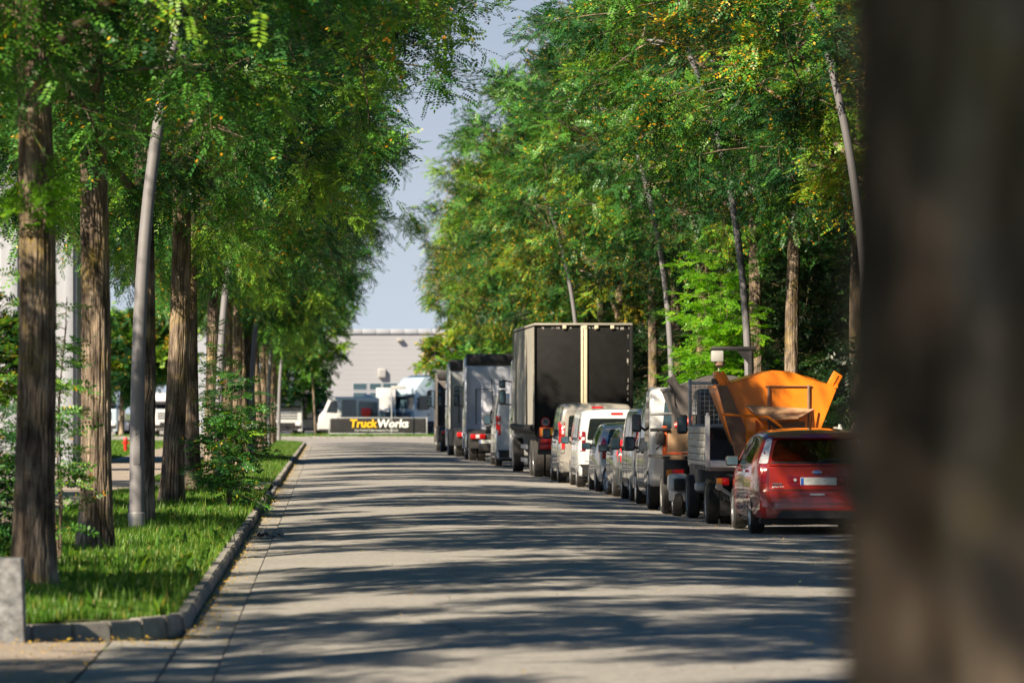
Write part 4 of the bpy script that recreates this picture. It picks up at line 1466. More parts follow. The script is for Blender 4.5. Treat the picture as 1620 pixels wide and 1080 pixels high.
# --- hopper (salt spreader) sitting on a truck bed
def hopper(name, label, x, Y, z, pnt, side, L=2.0, ledge=True):
    t = empty(name, label, 'spreader hopper', (x, Y, z), 0, 'spreader hoppers on the two small trucks')
    t.scale = (.94, 1, 1)
    plate_poly = [(-.97, .90), (-.48, 1.03), (-.10, 1.145), (.18, 1.13), (.55, 1.04), (.98, .885), (.60, -.02), (.02, -.05), (-.60, .05)]
    b = MB()
    b.prism(plate_poly, 'y', 0, .035, .006)
    b.prism(plate_poly, 'y', L, L + .035, .006)
    for s in (-1, 1):                         # sloping side sheets with folded rims
        b.slab([(s * .965, .03, .89), (s * .965, L, .89), (s * .60, L, 0), (s * .60, .03, 0)], (s * .02, 0, .01))
        b.box(s * .965 - .03, s * .965 + .03, -.02, L + .06, .875, .925, .01)
    b.slab([(-.60, .03, 0), (-.60, L, 0), (.60, L, 0), (.60, .03, 0)], (0, 0, -.03))
    body = b.build('hopper_body', pnt, t, False)
    c = MB()                                  # gabled cover
    for a, d in ((plate_poly[0], plate_poly[2]), (plate_poly[2], plate_poly[3]), (plate_poly[3], plate_poly[5])):
        c.slab([(a[0], .0, a[1]), (d[0], .0, d[1]), (d[0], L + .03, d[1]), (a[0], L + .03, a[1])], (0, 0, .012))
    c.build('cover_sheet', pnt, t, False)
    for k_, (x0, z0, a) in enumerate(((-.90, .98, 32), (.93, .98, -30))):
        m = MB()
        m.box(x0 - .085, x0 + .085, .02, .06, z0 - .15, z0 + .15, .008, Matrix.Rotation(R(-a if k_ == 0 else -a), 3, 'Y'))
        m.box(x0 - .006, x0 + .006, .005, .022, z0 - .15, z0 + .12, 0, Matrix.Rotation(R(-a), 3, 'Y'))
        m.build('hinged_flap', pnt, t)
    m = MB()
    m.slab([(-1.02, -.01, .92), (-.86, -.01, .92), (-.42, -.01, -.02), (-.46, -.01, -.30), (-.70, -.01, -.28), (-.78, -.01, .05)], (0, -.03, 0)) if ledge else m.box(-.95, -.90, -.02, .02, .1, .85)
    m.build('rust_side_plate', 'rust_brown' if ledge else pnt, t)
    if ledge:
        m = MB()                              # recessed chute: cheek plates, tan lid and back
        m.slab([(-.56, -.02, .58), (-.56, .0, -.55), (-.40, -.30, -.60), (-.40, -.10, .40)], (.015, 0, 0))
        m.slab([(-.62, -.005, .60), (-.10, -.005, .52), (-.05, -.005, -.52), (-.62, -.005, -.55)], (0, -.02, 0))
        m.slab([(.34, -.02, .50), (.66, -.02, .52), (.56, -.02, -.05), (.34, -.02, -.1)], (0, -.02, 0))
        m.build('chute_cheek', pnt, t)
        m = MB()
        m.slab([(-.55, -.03, .60), (.60, -.03, .54), (.30, -.34, .40), (-.30, -.34, .38)], (0, 0, .015))
        m.build('chute_lid', 'tan', t)
        m = MB()
        m.slab([(-.02, -.03, .34), (.44, -.03, .36), (.44, -.03, -.15), (-.02, -.03, -.15)], (0, -.015, 0))
        m.build('chute_panel', 'rust_brown', t)
        for x0, z1 in ((-.165, .90), (.50, .93)):
            m = MB()
            m.box(x0 - .016, x0 + .016, -.045, .0, .30 if x0 < 0 else .05, z1, .004)
            m.build('stiffener', 'rust_brown', t)
        m = MB()
        m.box(-.22, .56, -.03, 0, .905, .915)
        m.build('panel_fold', 'rust_brown', t)
        m = MB()
        m.tube([(-.98, -.42, .47), (-.60, -.42, .45), (-.22, -.42, .43), (.0, -.42, .28), (.12, -.42, .17), (.12, -.40, -.10)], .022, 10)
        m.build('guard_rail', pnt, t)
        m = MB()
        m.tube([(-.22, -.40, .38), (.09, -.40, .15)], .028, 8)
        m.box(-.20, -.17, -.40, -.37, -.2, .38)
        m.box(.07, .10, -.40, -.37, -.2, .12)
        m.build('rail_bracket', 'black', t)
    return t


# --- small flatbed truck A with alloy dropsides
def truck_wheels(t, W, axles, r=.40, w=.215, twin_rear=True):
    for i, y in enumerate(axles):
        for s in (-1, 1):
            tw_ = twin_rear and i == 0
            wheel(t, s * (W / 2 - (w * (1.08 if tw_ else .5)) - .02), y, r, w, 'steel', s, 0, tw_)


def small_cab(t, y0, W, H, pnt, L=1.9):
    c = MB()
    c.prism([(y0, .55), (y0, H - .25), (y0 + .10, H - .05), (y0 + .45, H), (y0 + 1.0, H - .03), (y0 + L - .18, 1.32), (y0 + L - .02, 1.15), (y0 + L, .50), (y0 + L - .2, .42), (y0 + .2, .42)], 'x', -W / 2, W / 2, .07, 3)
    cab = c.build('cab', pnt, t)
    bv = bvh_of(cab)
    w = W / 2
    patch('rear_window', bv, roundpoly([(-w * .78, 1.30), (w * .78, 1.30), (w * .72, H - .22), (-w * .72, H - .22)], .08), 'rear', 'glass_blue', t, .006)
    side_windows(t, bv, [[(y0 + .25, 1.22), (y0 + L - .35, 1.22), (y0 + 1.05, H - .18), (y0 + .25, H - .18)]])
    patch('windscreen', bv, roundpoly([(-w * .84, 1.36), (w * .84, 1.36), (w * .78, H - .12), (-w * .78, H - .12)], .06), 'front', 'glass', t, .006)
    for s in (-1, 1):
        patch('headlight', bv, roundpoly([(s * w * .60, .78), (s * w * .90, .78), (s * w * .90, .95), (s * w * .60, .95)], .03), 'front', 'clear_lens', t, .01)
        mirror(t, s * (w + .16), y0 + L - .45, 1.55, 'black', (.17, .10, .32), s)
    patch('grille', bv, roundpoly([(-w * .5, .72), (w * .5, .72), (w * .5, .98), (-w * .5, .98)], .03), 'front', 'black', t, .008)
    return cab


def flatbed_a():
    W = 2.05
    t = empty('flatbed_truck', 'small flatbed truck with weathered board dropsides and mesh headboard, carrying the orange hopper', 'truck', (5.90 + W / 2, 68.55, 0), 0, PARKED)
    w = W / 2
    m = MB()
    m.box(-w, w, 0, 3.7, .92, .985, .01)
    for y in np.arange(.3, 3.6, .55):
        m.box(-w + .05, w - .05, y, y + .06, .84, .92)
    m.build('bed', 'steel', t)
    for s in (-1, 1):
        m = MB()
        for k in range(5):
            m.box(s * w - .012, s * w + .012, .06, 3.62, .99 + k * .108, .99 + k * .108 + .102, .01)
        m.build('dropside', 'alu_board', t)
        m = MB()
        zt = 1.70 if s < 0 else 1.52
        m.box(s * w - .035, s * w + .035, -.02, .05, .90, zt, .008)
        m.tube([(s * w, .015, zt), (s * w, .015, zt + .045)], .025, 8)
        m.build('stake_post', 'white', t)
    m = MB()
    m.box(-w + .04, w - .04, -.035, .0, .90, 1.005, .006)
    ts = m.build('tail_sill', 'white', t)
    for x0 in (-.55, -.42, .35, .48):
        m = MB()
        m.slab([(x0, -.04, .925), (x0 + .07, -.04, .925), (x0 + .03, -.04, .985), (x0 - .04, -.04, .985)], (0, .012, 0))
        m.build('warning_stripe', 'red', ts)
    m = MB()                                  # headboard frame and its wire mesh
    y = 3.66
    for x in (-w + .03, -.02, w - .03):
        m.box(x - .025, x + .025, y, y + .05, .98, 2.30, .006)
    for z in (1.50, 2.20):
        m.box(-w, w, y + .002, y + .048, z, z + .05, .006)
    m.build('headboard_frame', 'galv', t)
    m = MB()
    for x in np.arange(-w + .12, w - .05, .075):
        m.box(x - .004, x + .004, y + .02, y + .03, 1.52, 2.22)
    for z in np.arange(1.56, 2.2, .075):
        m.box(-w + .05, w - .05, y + .031, y + .038, z - .004, z + .004)
    m.build('wire_mesh', 'galv', t)
    small_cab(t, 3.80, 1.70, 2.14, 'hopper_grey', 1.75)
    m = MB()
    m.box(-.42, -.34, -.3 + .35, 5.2, .58, .76)
    m.box(.34, .42, .05, 5.2, .58, .76)
    m.box(-.9, .9, .10, .20, .66, .76)
    m.tube([(-.35, 1.2, .42), (.35, 1.2, .42)], .09, 12)
    m.build('chassis', 'chassis', t)
    truck_wheels(t, 1.96, (1.15, 4.75), .36, .20)
    for s in (-1, 1):
        m = MB()
        m.box(s * .78 - .10, s * .78 + .10, .03, .09, .62, .74, .02)
        l = m.build('tail_light', 'red_lens', t)
        q = MB()
        q.box(s * .78 - .105, s * .78 - .02, .022, .06, .625, .735, .01)
        q.build('indicator', 'orange_lens', l)
    m = MB()
    m.box(-.80, .80, .42, .43, .14, .52, .003)
    f = m.build('mud_flap', 'chassis', t)
    text('flap_lettering', 'HAGENOW', .10, 'scuff', f, (-.48, .414, .40), ext=.002)
    m = MB()                                  # tow bar parts
    m.tube([(-.86, -.10, .60), (-.66, -.12, .46)], [.035, .028], 10)
    m.lathe([(-.05, .02), (-.05, .055), (.03, .055), (.03, .02)], (-.86, -.10, .60), 'y', 14)
    m.box(-.68, .2, -.14, -.02, .36, .46, .015)
    m.build('tow_bar', 'steel', t)
    m = MB()
    m.box(-w - .02, -w + .26, 1.95, 2.25, .50, .63, .03)
    m.build('side_box', 'galv', t)
    m = MB()
    m.lathe([(0, .09), (.05, .09), (.06, .075), (.16, .07), (.17, .02)], (-.55, 3.69, 2.25), 'z', 18)
    bc = m.build('beacon', 'orange_lens', t)
    q = MB()
    q.lathe([(-.03, .10), (.045, .10)], (-.55, 3.69, 2.25), 'z', 18)
    q.build('beacon_base', 'black', bc)
    return t


flatbed_a()
hopper('orange_hopper', 'bright orange salt spreader hopper with gabled cover on the nearer flatbed truck', 7.06, 69.2, 1.25, 'orange', -1)


def flatbed_b():
    W = 1.95
    t = empty('work_truck', 'small white cab work truck with tan tailboard and orange edge, carrying the grey hopper', 'truck', (5.72 + W / 2, 75.3, 0), 0, PARKED)
    w = W / 2
    m = MB()
    m.box(-w, w, 0, 3.4, .95, 1.0, .01)
    m.box(-.42, -.34, .05, 5.0, .58, .8)
    m.box(.34, .42, .05, 5.0, .58, .8)
    m.box(-.9, .9, .05, .15, .70, .82, .01)
    m.build('chassis', 'chassis', t)
    m = MB()
    m.box(-w + .07, w - .05, -.03, .0, 1.08, 1.47, .006)
    m.build('tailboard', 'tan', t)
    m = MB()
    m.box(-w - .01, -w + .065, -.045, .04, 1.02, 1.52, .006)
    m.box(w - .05, w + .02, -.045, .04, 1.02, 1.52, .006)
    m.box(-w + .07, w - .05, -.04, .0, 1.03, 1.075, .004)
    m.build('board_edge', 'orange_red', t)
    m = MB()
    m.box(-w + .12, -w + .38, -.06, .05, .90, 1.02, .03)
    m.build('tan_block', 'tan', t)
    m = MB()
    m.box(-w - .12, -w + .02, -.1, .12, 1.20, 1.42, .03)
    m.tube([(-w - .22, -.05, 1.45), (-w + .1, -.05, 1.46)], .03, 8)
    m.tube([(-w - .10, -.06, 1.42), (-w - .02, -.06, 1.2), (-w - .12, -.08, 1.12)], .02, 8)
    m.build('hook_gear', 'dark_metal', t)
    m = MB()
    m.tube([(-w + .22, .2, 1.52), (-w + .55, .1, 1.62), (-w + .75, .2, 1.58)], [.05, .07, .05], 8)
    m.build('red_hose', 'red', t)
    m = MB()
    m.box(-w - .0, -w + .42, -.12, .02, .52, .95, .03)
    m.box(w - .42, w, -.12, .02, .52, .95, .03)
    m.box(-w + .40, w - .40, -.08, -.03, .60, .68)
    m.build('lamp_carrier', 'black', t)
    for s in (-1, 1):
        m = MB()
        m.box(s * (w - .20) - .15, s * (w - .20) + .15, -.15, -.11, .66, .78, .015)
        l = m.build('tail_light', 'red_lens', t)
        q = MB()
        q.box(s * (w - .20) - .15, s * (w - .20) - .06, -.156, -.12, .665, .775, .01)
        q.build('indicator', 'orange_lens', l)
    truck_wheels(t, 1.9, (1.0, 4.2), .37, .20)
    m = MB()                                  # grey front outrigger wing with its own small wheel
    m.box(-w + .02, -w + .36, -1.15, -.62, .40, .72, .08, seg=3)
    m.box(-w + .02, -w + .36, -1.12, -.95, .25, .50, .05)
    m.build('jockey_wing', 'galv', t)
    q = MB()
    q.box(-w + .10, -w + .28, -1.165, -1.13, .44, .64, .03)
    q.build('wing_recess', 'black', t)
    wheel(t, -w + .18, -.85, .29, .17, 'steel', -1, 0)
    m = MB()
    m.box(-w + .30, -w + .42, -.95, .2, .52, .60, .01)
    m.tube([(-w + .42, -.88, .35), (-w + .42, -.88, 1.0)], .035, 10)
    m.tube([(-w + .35, -.88, 1.0), (-w + .5, -.88, 1.0)], .02, 8)
    m.build('drawbar_jack', 'steel', t)
    small_cab(t, 3.55, 1.86, 2.2, 'white', 1.7)
    m = MB()
    m.tube([(-w - .05, 2.2, 1.72), (-.1, 2.2, 1.72)], .028, 8)
    m.tube([(-w + .45, 2.25, 2.2), (.3, 2.25, 2.28)], .028, 8)
    m.build('cross_rail', 'galv', t)
    m = MB()
    m.tube([(.80, 2.9, 1.0), (.80, 2.9, 2.83)], .05, 10)
    m.box(.10, .90, 2.84, 2.98, 2.84, 2.91, .02)
    m.slab([(.78, 2.86, 2.84), (.55, 2.86, 2.84), (.78, 2.86, 2.58)], (0, .05, 0))
    m.build('lamp_mast', 'black', t)
    m = MB()
    m.box(.10, .31, 2.80, 3.0, 2.64, 2.835, .02)
    wl = m.build('work_lamp', 'sign_white', t)
    q = MB()
    q.lathe([(0, .10), (-.06, .09), (-.10, .04)], (.25, 2.9, 2.64), 'z', 16)
    q.build('lamp_bowl', 'rust_brown', wl)
    q = MB()
    q.tube([(.24, 2.9, 2.56), (.22, 2.9, 2.42), (.27, 2.88, 2.2)], .012, 6)
    q.build('lamp_cable', 'scuff', wl)
    return t


flatbed_b()
hopper('grey_hopper', 'dark grey salt spreader hopper behind and left of the orange one', 6.84, 76.3, 1.24, 'hopper_grey', -1, ledge=False)


# --- heavy trucks
def tractor(name, label, x, Y, pnt, H=3.75, rz=0.0, group=None, L=5.9, W=2.5, cab_len=2.25, back='lavender', box=None, shirt=None, letters=None, wheel_r=.50, sleeper=True, emblem=False, glass='glass', grille='black', flap=True, deflector=True, detail=True):
    """cab-over truck: chassis, cab, wheels; box = (y0, y1, z0, z1) of a load body"""
    t = empty(name, label, 'truck', (x, Y, 0), rz, group)
    w = W / 2
    y0 = L - cab_len
    c = MB()
    c.prism([(y0, 1.05), (y0, H - .40), (y0 + .10, H - .15), (y0 + .5, H), (y0 + cab_len * .62, H - .05), (y0 + cab_len * .90, H - .75), (y0 + cab_len - .02, 1.85), (L, 1.1), (L - .03, .55), (L - .35, .42), (L - .45, 1.05)], 'x', -w, w, .09, 3)
    cab = c.build('cab', pnt, t)
    bv = bvh_of(cab)
    for s in (-1, 1):
        m = MB()
        m.prism([(L - .05, .40), (L, 1.12), (L - .42, 1.12), (L - .50, .75), (L - .42, .40)], 'x', s * w - (.28 if s > 0 else 0), s * w + (.28 if s < 0 else 0), .03)
        m.build('step_panel', pnt, t)
    zt = min(H - .78, 2.85)
    patch('windscreen', bv, roundpoly([(-w * .90, 1.92), (w * .90, 1.92), (w * .86, zt + .05), (-w * .86, zt + .05)], .10), 'front', glass, t, .012)
    for s in ('left', 'right'):
        patch('side_window', bv, roundpoly([(y0 + cab_len * .40, 1.88), (y0 + cab_len * .86, 1.80), (y0 + cab_len * .78, zt - .02), (y0 + cab_len * .40, zt - .02)], .08), s, 'glass', t, .012)
        patch('door_seam', bv, [(y0 + cab_len * .33, 1.0), (y0 + cab_len * .33 + .02, 1.0), (y0 + cab_len * .33 + .02, zt + .1), (y0 + cab_len * .33, zt + .1)], s, 'black', t, .004)
        patch('door_handle', bv, roundpoly([(y0 + cab_len * .38, 1.50), (y0 + cab_len * .48, 1.50), (y0 + cab_len * .48, 1.57), (y0 + cab_len * .38, 1.57)], .02), s, 'black', t, .02)
    if emblem or detail:
        for k in range(3):
            z = 1.22 + k * .17
            patch('grille_slot', bv, roundpoly([(-w * .72, z), (w * .72, z), (w * .74, z + .09), (-w * .74, z + .09)], .03), 'front', grille, t, .01)
        patch('bumper', bv, roundpoly([(-w * .95, .58), (w * .95, .58), (w * .95, .98), (-w * .95, .98)], .06), 'front', 'black' if not emblem else pnt, t, .03)
        for s in (-1, 1):
            patch('headlight', bv, roundpoly([(s * w * .60, .80), (s * w * .92, .80), (s * w * .92, 1.04), (s * w * .60, 1.04)], .04), 'front', 'clear_lens', t, .045)
    if emblem:
        m = MB()
        m.lathe([(-.02, .16), (-.02, .20), (.02, .20), (.02, .16)], (0, L + .05, 1.52), 'y', 28)
        for a in (90, 210, 330):
            m.tube([(0, L + .05, 1.52), (.17 * math.cos(R(a)), L + .05, 1.52 + .17 * math.sin(R(a)))], [.03, .012], 6)
        m.build('front_emblem', 'alloy', t)
    m = MB()
    m.prism([(y0 + cab_len * .86, zt + .02), (L + .18, zt - .10), (L + .20, zt - .02), (y0 + cab_len * .84, zt + .16)], 'x', -w * .92, w * .92, .02)
    m.build('sun_visor', 'glass_blue' if emblem else 'black', t)
    for s in (-1, 1):
        m = MB()
        xx = s * (w + .22)
        m.box(xx - .11, xx + .11, L - .32, L - .20, 1.95, 2.40, .05, seg=3)
        m.box(xx - .10, xx + .10, L - .32, L - .22, 2.44, 2.66, .04, seg=3)
        m.tube([(s * w * .98, L - .25, 2.62), (xx, L - .25, 2.68)], .022, 8)
        m.tube([(s * w * .98, L - .25, 1.95), (xx, L - .25, 1.98)], .022, 8)
        mo = m.build('mirror', 'black', t)
        g = MB()
        g.box(xx - .085, xx + .085, L - .328, L - .31, 2.0, 2.35, .02)
        g.box(xx - .08, xx + .08, L - .328, L - .31, 2.47, 2.63, .02)
        g.build('mirror_glass', 'glass_blue', mo)
    m = MB()
    for s in (-1, 1):
        m.box(s * .40 - .04, s * .40 + .04, .05, L - .6, .72, .98, .01)
    for y in (.08, 1.6, 2.6):
        m.box(-.40, .40, y, y + .1, .74, .94)
    m.box(-.12, .12, .6, .9, .4, .7)
    m.build('chassis', 'chassis', t)
    for s in (-1, 1):
        wheel(t, s * (w - .18), L - 1.35, wheel_r, .30, 'alloy', s, 0)
        if box is None:
            wheel(t, s * (w - .33), 1.15, wheel_r, .27, 'alloy', s, 0, True)
        else:
            wheel(t, s * (w - .33), box[0] + 1.75, wheel_r, .27, 'alloy', s, 0, True)
            wheel(t, s * (w - .33), box[0] + 3.10, wheel_r, .27, 'alloy', s, 0, True)
    if box is None:
        for s in (-1, 1):
            m = MB()
            ar = [(1.15 + .62 * math.cos(a), .52 + .62 * math.sin(a)) for a in np.linspace(R(-5), R(185), 14)]
            ar2 = [(1.15 + .58 * math.cos(a), .52 + .58 * math.sin(a)) for a in np.linspace(R(185), R(-5), 14)]
            m.prism(ar + ar2, 'x', min(s * w, s * (w - .62)), max(s * w, s * (w - .62)))
            m.build('mudguard', 'black', t)
            m = MB()
            m.box(min(s * w, s * (w - .60)), max(s * w, s * (w - .60)), 2.05, y0 - .15, .42, 1.02, .08, seg=3)
            m.build('fuel_tank', back if s < 0 else 'steel', t)
        m = MB()                              # fifth wheel plate and air lines
        m.box(-.45, .45, .75, 1.55, 1.10, 1.18, .03)
        m.prism([(.55, 1.02), (.75, 1.16), (1.0, 1.16), (1.0, 1.0)], 'x', -.35, .35, .01)
        m.build('fifth_wheel', 'dark_metal', t)
        m = MB()
        for k in range(5):
            xk = -.30 + k * .15
            m.tube([(xk, y0 - .06, 1.8), (xk - .08, y0 - .35, 1.45 + .06 * k), (xk + .05, y0 - .55, 1.3), (xk * 1.3, y0 - .3, 1.22)], .03, 8)
        m.box(-.5, .5, y0 - .42, y0 - .15, 1.0, 1.24, .04)
        m.tube([(-.85, y0 - .1, 1.3), (-.85, y0 - .1, 2.55), (-.30, y0 - .1, 2.55)], .02, 8)
        m.tube([(-.40, y0 - .08, 1.3), (-.25, y0 - .25, 1.9), (-.3, y0 - .08, 2.9)], .018, 8)
        m.build('air_lines', 'dark_metal', t)
        m = MB()
        m.box(-.62, .62, y0 - .012, y0 + .02, 1.75, 2.75, .05)
        m.box(-.05, .85, y0 - .02, y0 + .02, 2.15, 2.70, .06)
        m.build('back_panel', back, t)
        for s in (-1, 1):
            m = MB()
            m.box(min(s * w, s * (w - .05)), max(s * w, s * (w - .05)), y0 - .55, y0 - .01, 1.05, H - .35, .02)
            m.build('side_deflector', pnt, t)
        if deflector:
            m = MB()
            m.prism([(y0 - .05, H - .32), (y0 - .02, H + .10), (y0 + .75, H + .10), (y0 + 1.3, H - .10), (y0 + .3, H - .32)], 'x', -w * .96, w * .96, .05)
            m.build('roof_deflector', 'glass_blue' if emblem else 'black', t)
    if flap:
        zb = .38 if box is None else .45
        m = MB()
        m.box(-w * .72, w * .72, -.02, .02, zb, .66, .006)
        f = m.build('mud_flap', 'black', t)
        if letters:
            text('flap_lettering', letters, .19, 'white_text', f, (0, -.03, zb + .12), ext=.003, bold=.004, sx=1.25)
        m = MB()
        m.box(-w * .98, w * .98, 0.0, .10, .68, .98, .02)
        m.build('tail_beam', 'chassis', t)
        for s in (-1, 1):
            m = MB()
            m.box(s * (w - .32) - .26, s * (w - .32) + .26, -.07, .0, .80, .97, .02)
            l = m.build('tail_light', 'red_lens', t)
            q = MB()
            q.box(s * (w - .32) - .08, s * (w - .32) + .06, -.078, -.02, .82, .95, .01)
            q.build('indicator', 'orange_lens' if box else 'clear_lens', l)
        plate(t, -.62 if box is None else 0, -.04, .70, .52, .13)
    if box:
        load_body(t, w, box)
    return t


def load_body(t, w, box):
    b0, b1, z0, z1 = box
    m = MB()
    m.box(-w - .03, w + .03, b0 + .04, b1, z0, z1 - .05, .02)
    m.build('box_body', 'tarp_black', t)
    m = MB()                                  # curtain side: pleats between straps
    for s in (-1, 1):
        ys = np.linspace(b0 + .06, b1 - .05, 60)
        pts = [(yy, s * (w + .034 + .006 * math.sin(yy * 1.3) + .002 * math.sin(yy * 5))) for yy in ys]
        tq = bmesh.new()
        a = [tq.verts.new((xx, yy, z0 + .28)) for yy, xx in pts]
        c = [tq.verts.new((xx + s * .004, yy, z1 - .10)) for yy, xx in pts]
        for i in range(len(a) - 1):
            tq.faces.new((a[i], a[i + 1], c[i + 1], c[i]))
        m._merge(tq)
    m.build('side_curtain', 'tarp_grey', t)
    m = MB()
    for s in (-1, 1):
        for yy in (b0 + .1, (b0 + b1) * .5, b1 - .2):
            m.box(s * (w + .06) - .008, s * (w + .06) + .008, yy, yy + .06, z0 + .1, z1 - .1)
    m.build('curtain_strap', 'scuff', t)
    m = MB()
    for s in (-1, 1):
        m.tube([(s * (w + .05), b0 + .1, z0 + .20), (s * (w + .05), (b0 + b1) / 2, z0 + .17), (s * (w + .05), b1 - .05, z0 + .21)], .10, 10)
    m.build('rolled_skirt', 'tarp_black', t)
    m = MB()
    m.box(-w - .05, w + .05, b0 - .02, b1 + .02, z1 - .06, z1, .015)
    m.build('roof_rail', 'tarp_grey', t)
    m = MB()
    for s in (-1, 1):
        m.box(s * w - .02, s * w + .04 * s + .02, b0 - .012, b0 + .05, z0, z1 - .06, .005)
    m.box(-w, w, b0 - .01, b0 + .05, z0 - .06, z0 + .02, .008)
    m.build('rear_frame', 'tarp_black', t)
    m = MB()
    m.box(.02, .10, b0 - .01, b0 + .045, z0 + .02, z1 - .07, .004)
    m.box(-.06, .0, b0 - .006, b0 + .045, z0 + .02, z1 - .07, .004)
    m.build('door_strip', 'cream', t)
    rng = random.Random(4)
    m = MB()
    for k in range(42):                       # pale scuffs along the top and right rim
        if k < 24:
            x = rng.uniform(-w + .05, w - .05)
            m.box(x, x + rng.uniform(.01, .05), b0 + .034, b0 + .045, z1 - .12 - rng.uniform(.01, .06), z1 - .10)
        else:
            z = rng.uniform(z0 + .2, z1 - .3)
            m.box(w - .07 - rng.uniform(0, .03), w - .06, b0 + .034, b0 + .045, z, z + rng.uniform(.02, .10))
    m.build('scuff_mark', 'scuff', t)
    m = MB()
    for x in (-.55, .0, .3, .72):
        m.box(x, x + .10, b0 - .02, b0 + .01, z1 - .15, z1 - .06, .01)
    m.build('top_latch', 'cream', t)
    sg = MB()
    sg.lathe([(-.008, .002), (-.008, .125), (.0, .125)], (-w + .26, b0 + .03, z0 + .36), 'y', 30)
    s_ = sg.build('speed_sign', 'red', t)
    sg = MB()
    sg.lathe([(-.012, .002), (-.012, .098), (.0, .098)], (-w + .26, b0 + .028, z0 + .36), 'y', 30)
    sg.build('sign_face', 'sign_white', s_)
    text('speed_number', '70', .13, 'black', s_, (-w + .26, b0 + .012, z0 + .36), ext=.002, bold=.003)
    m = MB()
    m.box(-w + .10, -w + .75, b0 - .03, b0 - .012, z0 - .03, z0 + .22, .004)
    pl = m.build('warning_board', 'orange_red', t)
    q = MB()
    q.box(-w + .15, -w + .70, b0 - .037, b0 - .025, z0 + .025, z0 + .165)
    q.build('board_face', 'yellow', pl)
    m = MB()
    m.box(-w * .96, w * .96, b0 + .0, b0 + .12, .62, .74, .02)
    m.box(-.7, -.6, b0 + .05, b0 + .12, .7, z0)
    m.box(.6, .7, b0 + .05, b0 + .12, .7, z0)
    m.build('underrun_bar', 'chassis', t)
    for s in (-1, 1):
        m = MB()
        m.box(s * (w - .36) - .30, s * (w - .36) + .30, b0 - .03, b0 + .06, .72, 1.06, .03)
        lb = m.build('lamp_box', 'black', t)
        for z in (.755, .91):
            q = MB()
            q.box(s * (w - .36) - .26, s * (w - .36) + .26, b0 - .05, b0 - .02, z, z + .13, .015)
            l = q.build('tail_light', 'red_lens', lb)
    m = MB()
    for s in (-1, 1):
        m.box(s * (w - .32) - .30, s * (w - .32) + .30, b0 + 2.35, b0 + 2.38, .22, .95, .004)
        m.box(s * (w - .32) - .30, s * (w - .32) + .30, b0 + 3.75, b0 + 3.78, .22, .95, .004)
    fl = m.build('mud_flap', 'black', t)
    text('flap_lettering', 'SC', .17, 'white_text', fl, (-w + .18, b0 + 2.34, .34), ext=.002, bold=.004)
    m = MB()
    for s in (-1, 1):
        for z in (.72, .35):
            m.box(s * (w - .12) - .04, s * (w - .12) + .04, b0 + 4.2, b1 - 1.6, z, z + .12, .01)
    m.build('side_guard', 'galv', t)


tb = tractor('box_truck', 'black curtain sided box truck with cream centre strip and round 70 sign', 5.52 + 1.28, 117.3, 'white', 3.3, R(.9), PARKED, L=12.4, W=2.52, box=(.0, 9.6, 1.12, 4.10), flap=False)
tractor('white_tractor_unit', 'white tractor unit with lettered black mud flap, cab back wall facing the camera', 4.96 + 1.25, 154.6, 'lavender', 3.72, R(.4), PARKED, letters='SCANIA')
tractor('pale_truck', 'dirty pale cab truck, side on between the white tractor unit and the farthest dark truck', 4.86 + 1.25, 167.2, 'white', 3.66, R(1.6), PARKED, L=7.0, back='chassis')
tractor('dark_truck', 'farthest dark cab truck at the end of the parked row', 4.84 + 1.22, 187.5, 'hopper_grey', 3.45, R(1.0), PARKED, L=6.4, back='chassis')


# ------------------------------------------------------------------ lamp posts
def lamp_post(label, x, y, side, h=9.1, group=None, r0=.115, z0=.1):
    t = empty('street_lamp', label, 'street lamp', (x, y, z0), 0, group)
    zz = np.linspace(-.1, h, 40)
    cx = lambda z: side * .00172 * max(z, 0) ** 3
    m = MB()
    m.tube([(cx(z), 0, z) for z in zz], [r0 * (1 - .04 * z) for z in zz], 24)
    m.build('mast', 'pole', t)
    m = MB()
    m.lathe([(-.05, r0 + .012), (.30, r0 + .012), (.31, r0 + .004)], (0, 0, 0), 'z', 24)
    m.build('base_sleeve', 'steel', t)
    m = MB()
    m.box(-.045, .05, -r0 - .003, -r0 + .04, .95, 1.42, .01)
    d = m.build('access_door', 'pole', t)
    q = MB()
    q.lathe([(-.006, .002), (-.006, .010), (.01, .010)], (.0, -r0 - .002, 1.36), 'y', 10)
    q.build('door_lock', 'dark_metal', d)
    tx, tz = cx(h), h
    m = MB()
    m.prism([(tx - side * .05, tz - .08), (tx + side * .75, tz + .06), (tx + side * .80, tz + .12), (tx + side * .1, tz + .12)], 'y', -.13, .13, .03)
    hd = m.build('lamp_head', 'pole', t)
    q = MB()
    q.slab([(tx + side * .25, -.10, tz - .045), (tx + side * .70, -.10, tz + .035), (tx + side * .70, .10, tz + .035), (tx + side * .25, .10, tz - .045)], (0, 0, -.008))
    q.build('lamp_lens', 'clear_lens', hd)
    return t


GLL, GLR = 'curved grey street lamps on the left verge', 'curved grey street lamps behind the parked vehicles'
for i, y in enumerate((59.6, 105, 150, 193, 236)):
    lamp_post('curved grey street lamp left of the road, %s' % ['nearest, in front of a dark trunk', 'second, half hidden by leafy suckers', 'third, pale against the lit trunks', 'fourth, slender', 'fifth, last before the cross road'][i], -2.56, y, 1, group=GLL, r0=.102)
for i, y in enumerate((70, 90, 110, 150)):
    lamp_post('curved grey street lamp behind the parked row, %s' % ['nearest, beside the blurred foreground trunk', 'rising from behind the orange hopper', 'shaded, left of the lime green sapling', 'standing just behind the box truck roof', 'sixth, over the far trucks', 'seventh, farthest'][i], 8.6, y, -1, group=GLR, r0=.086)

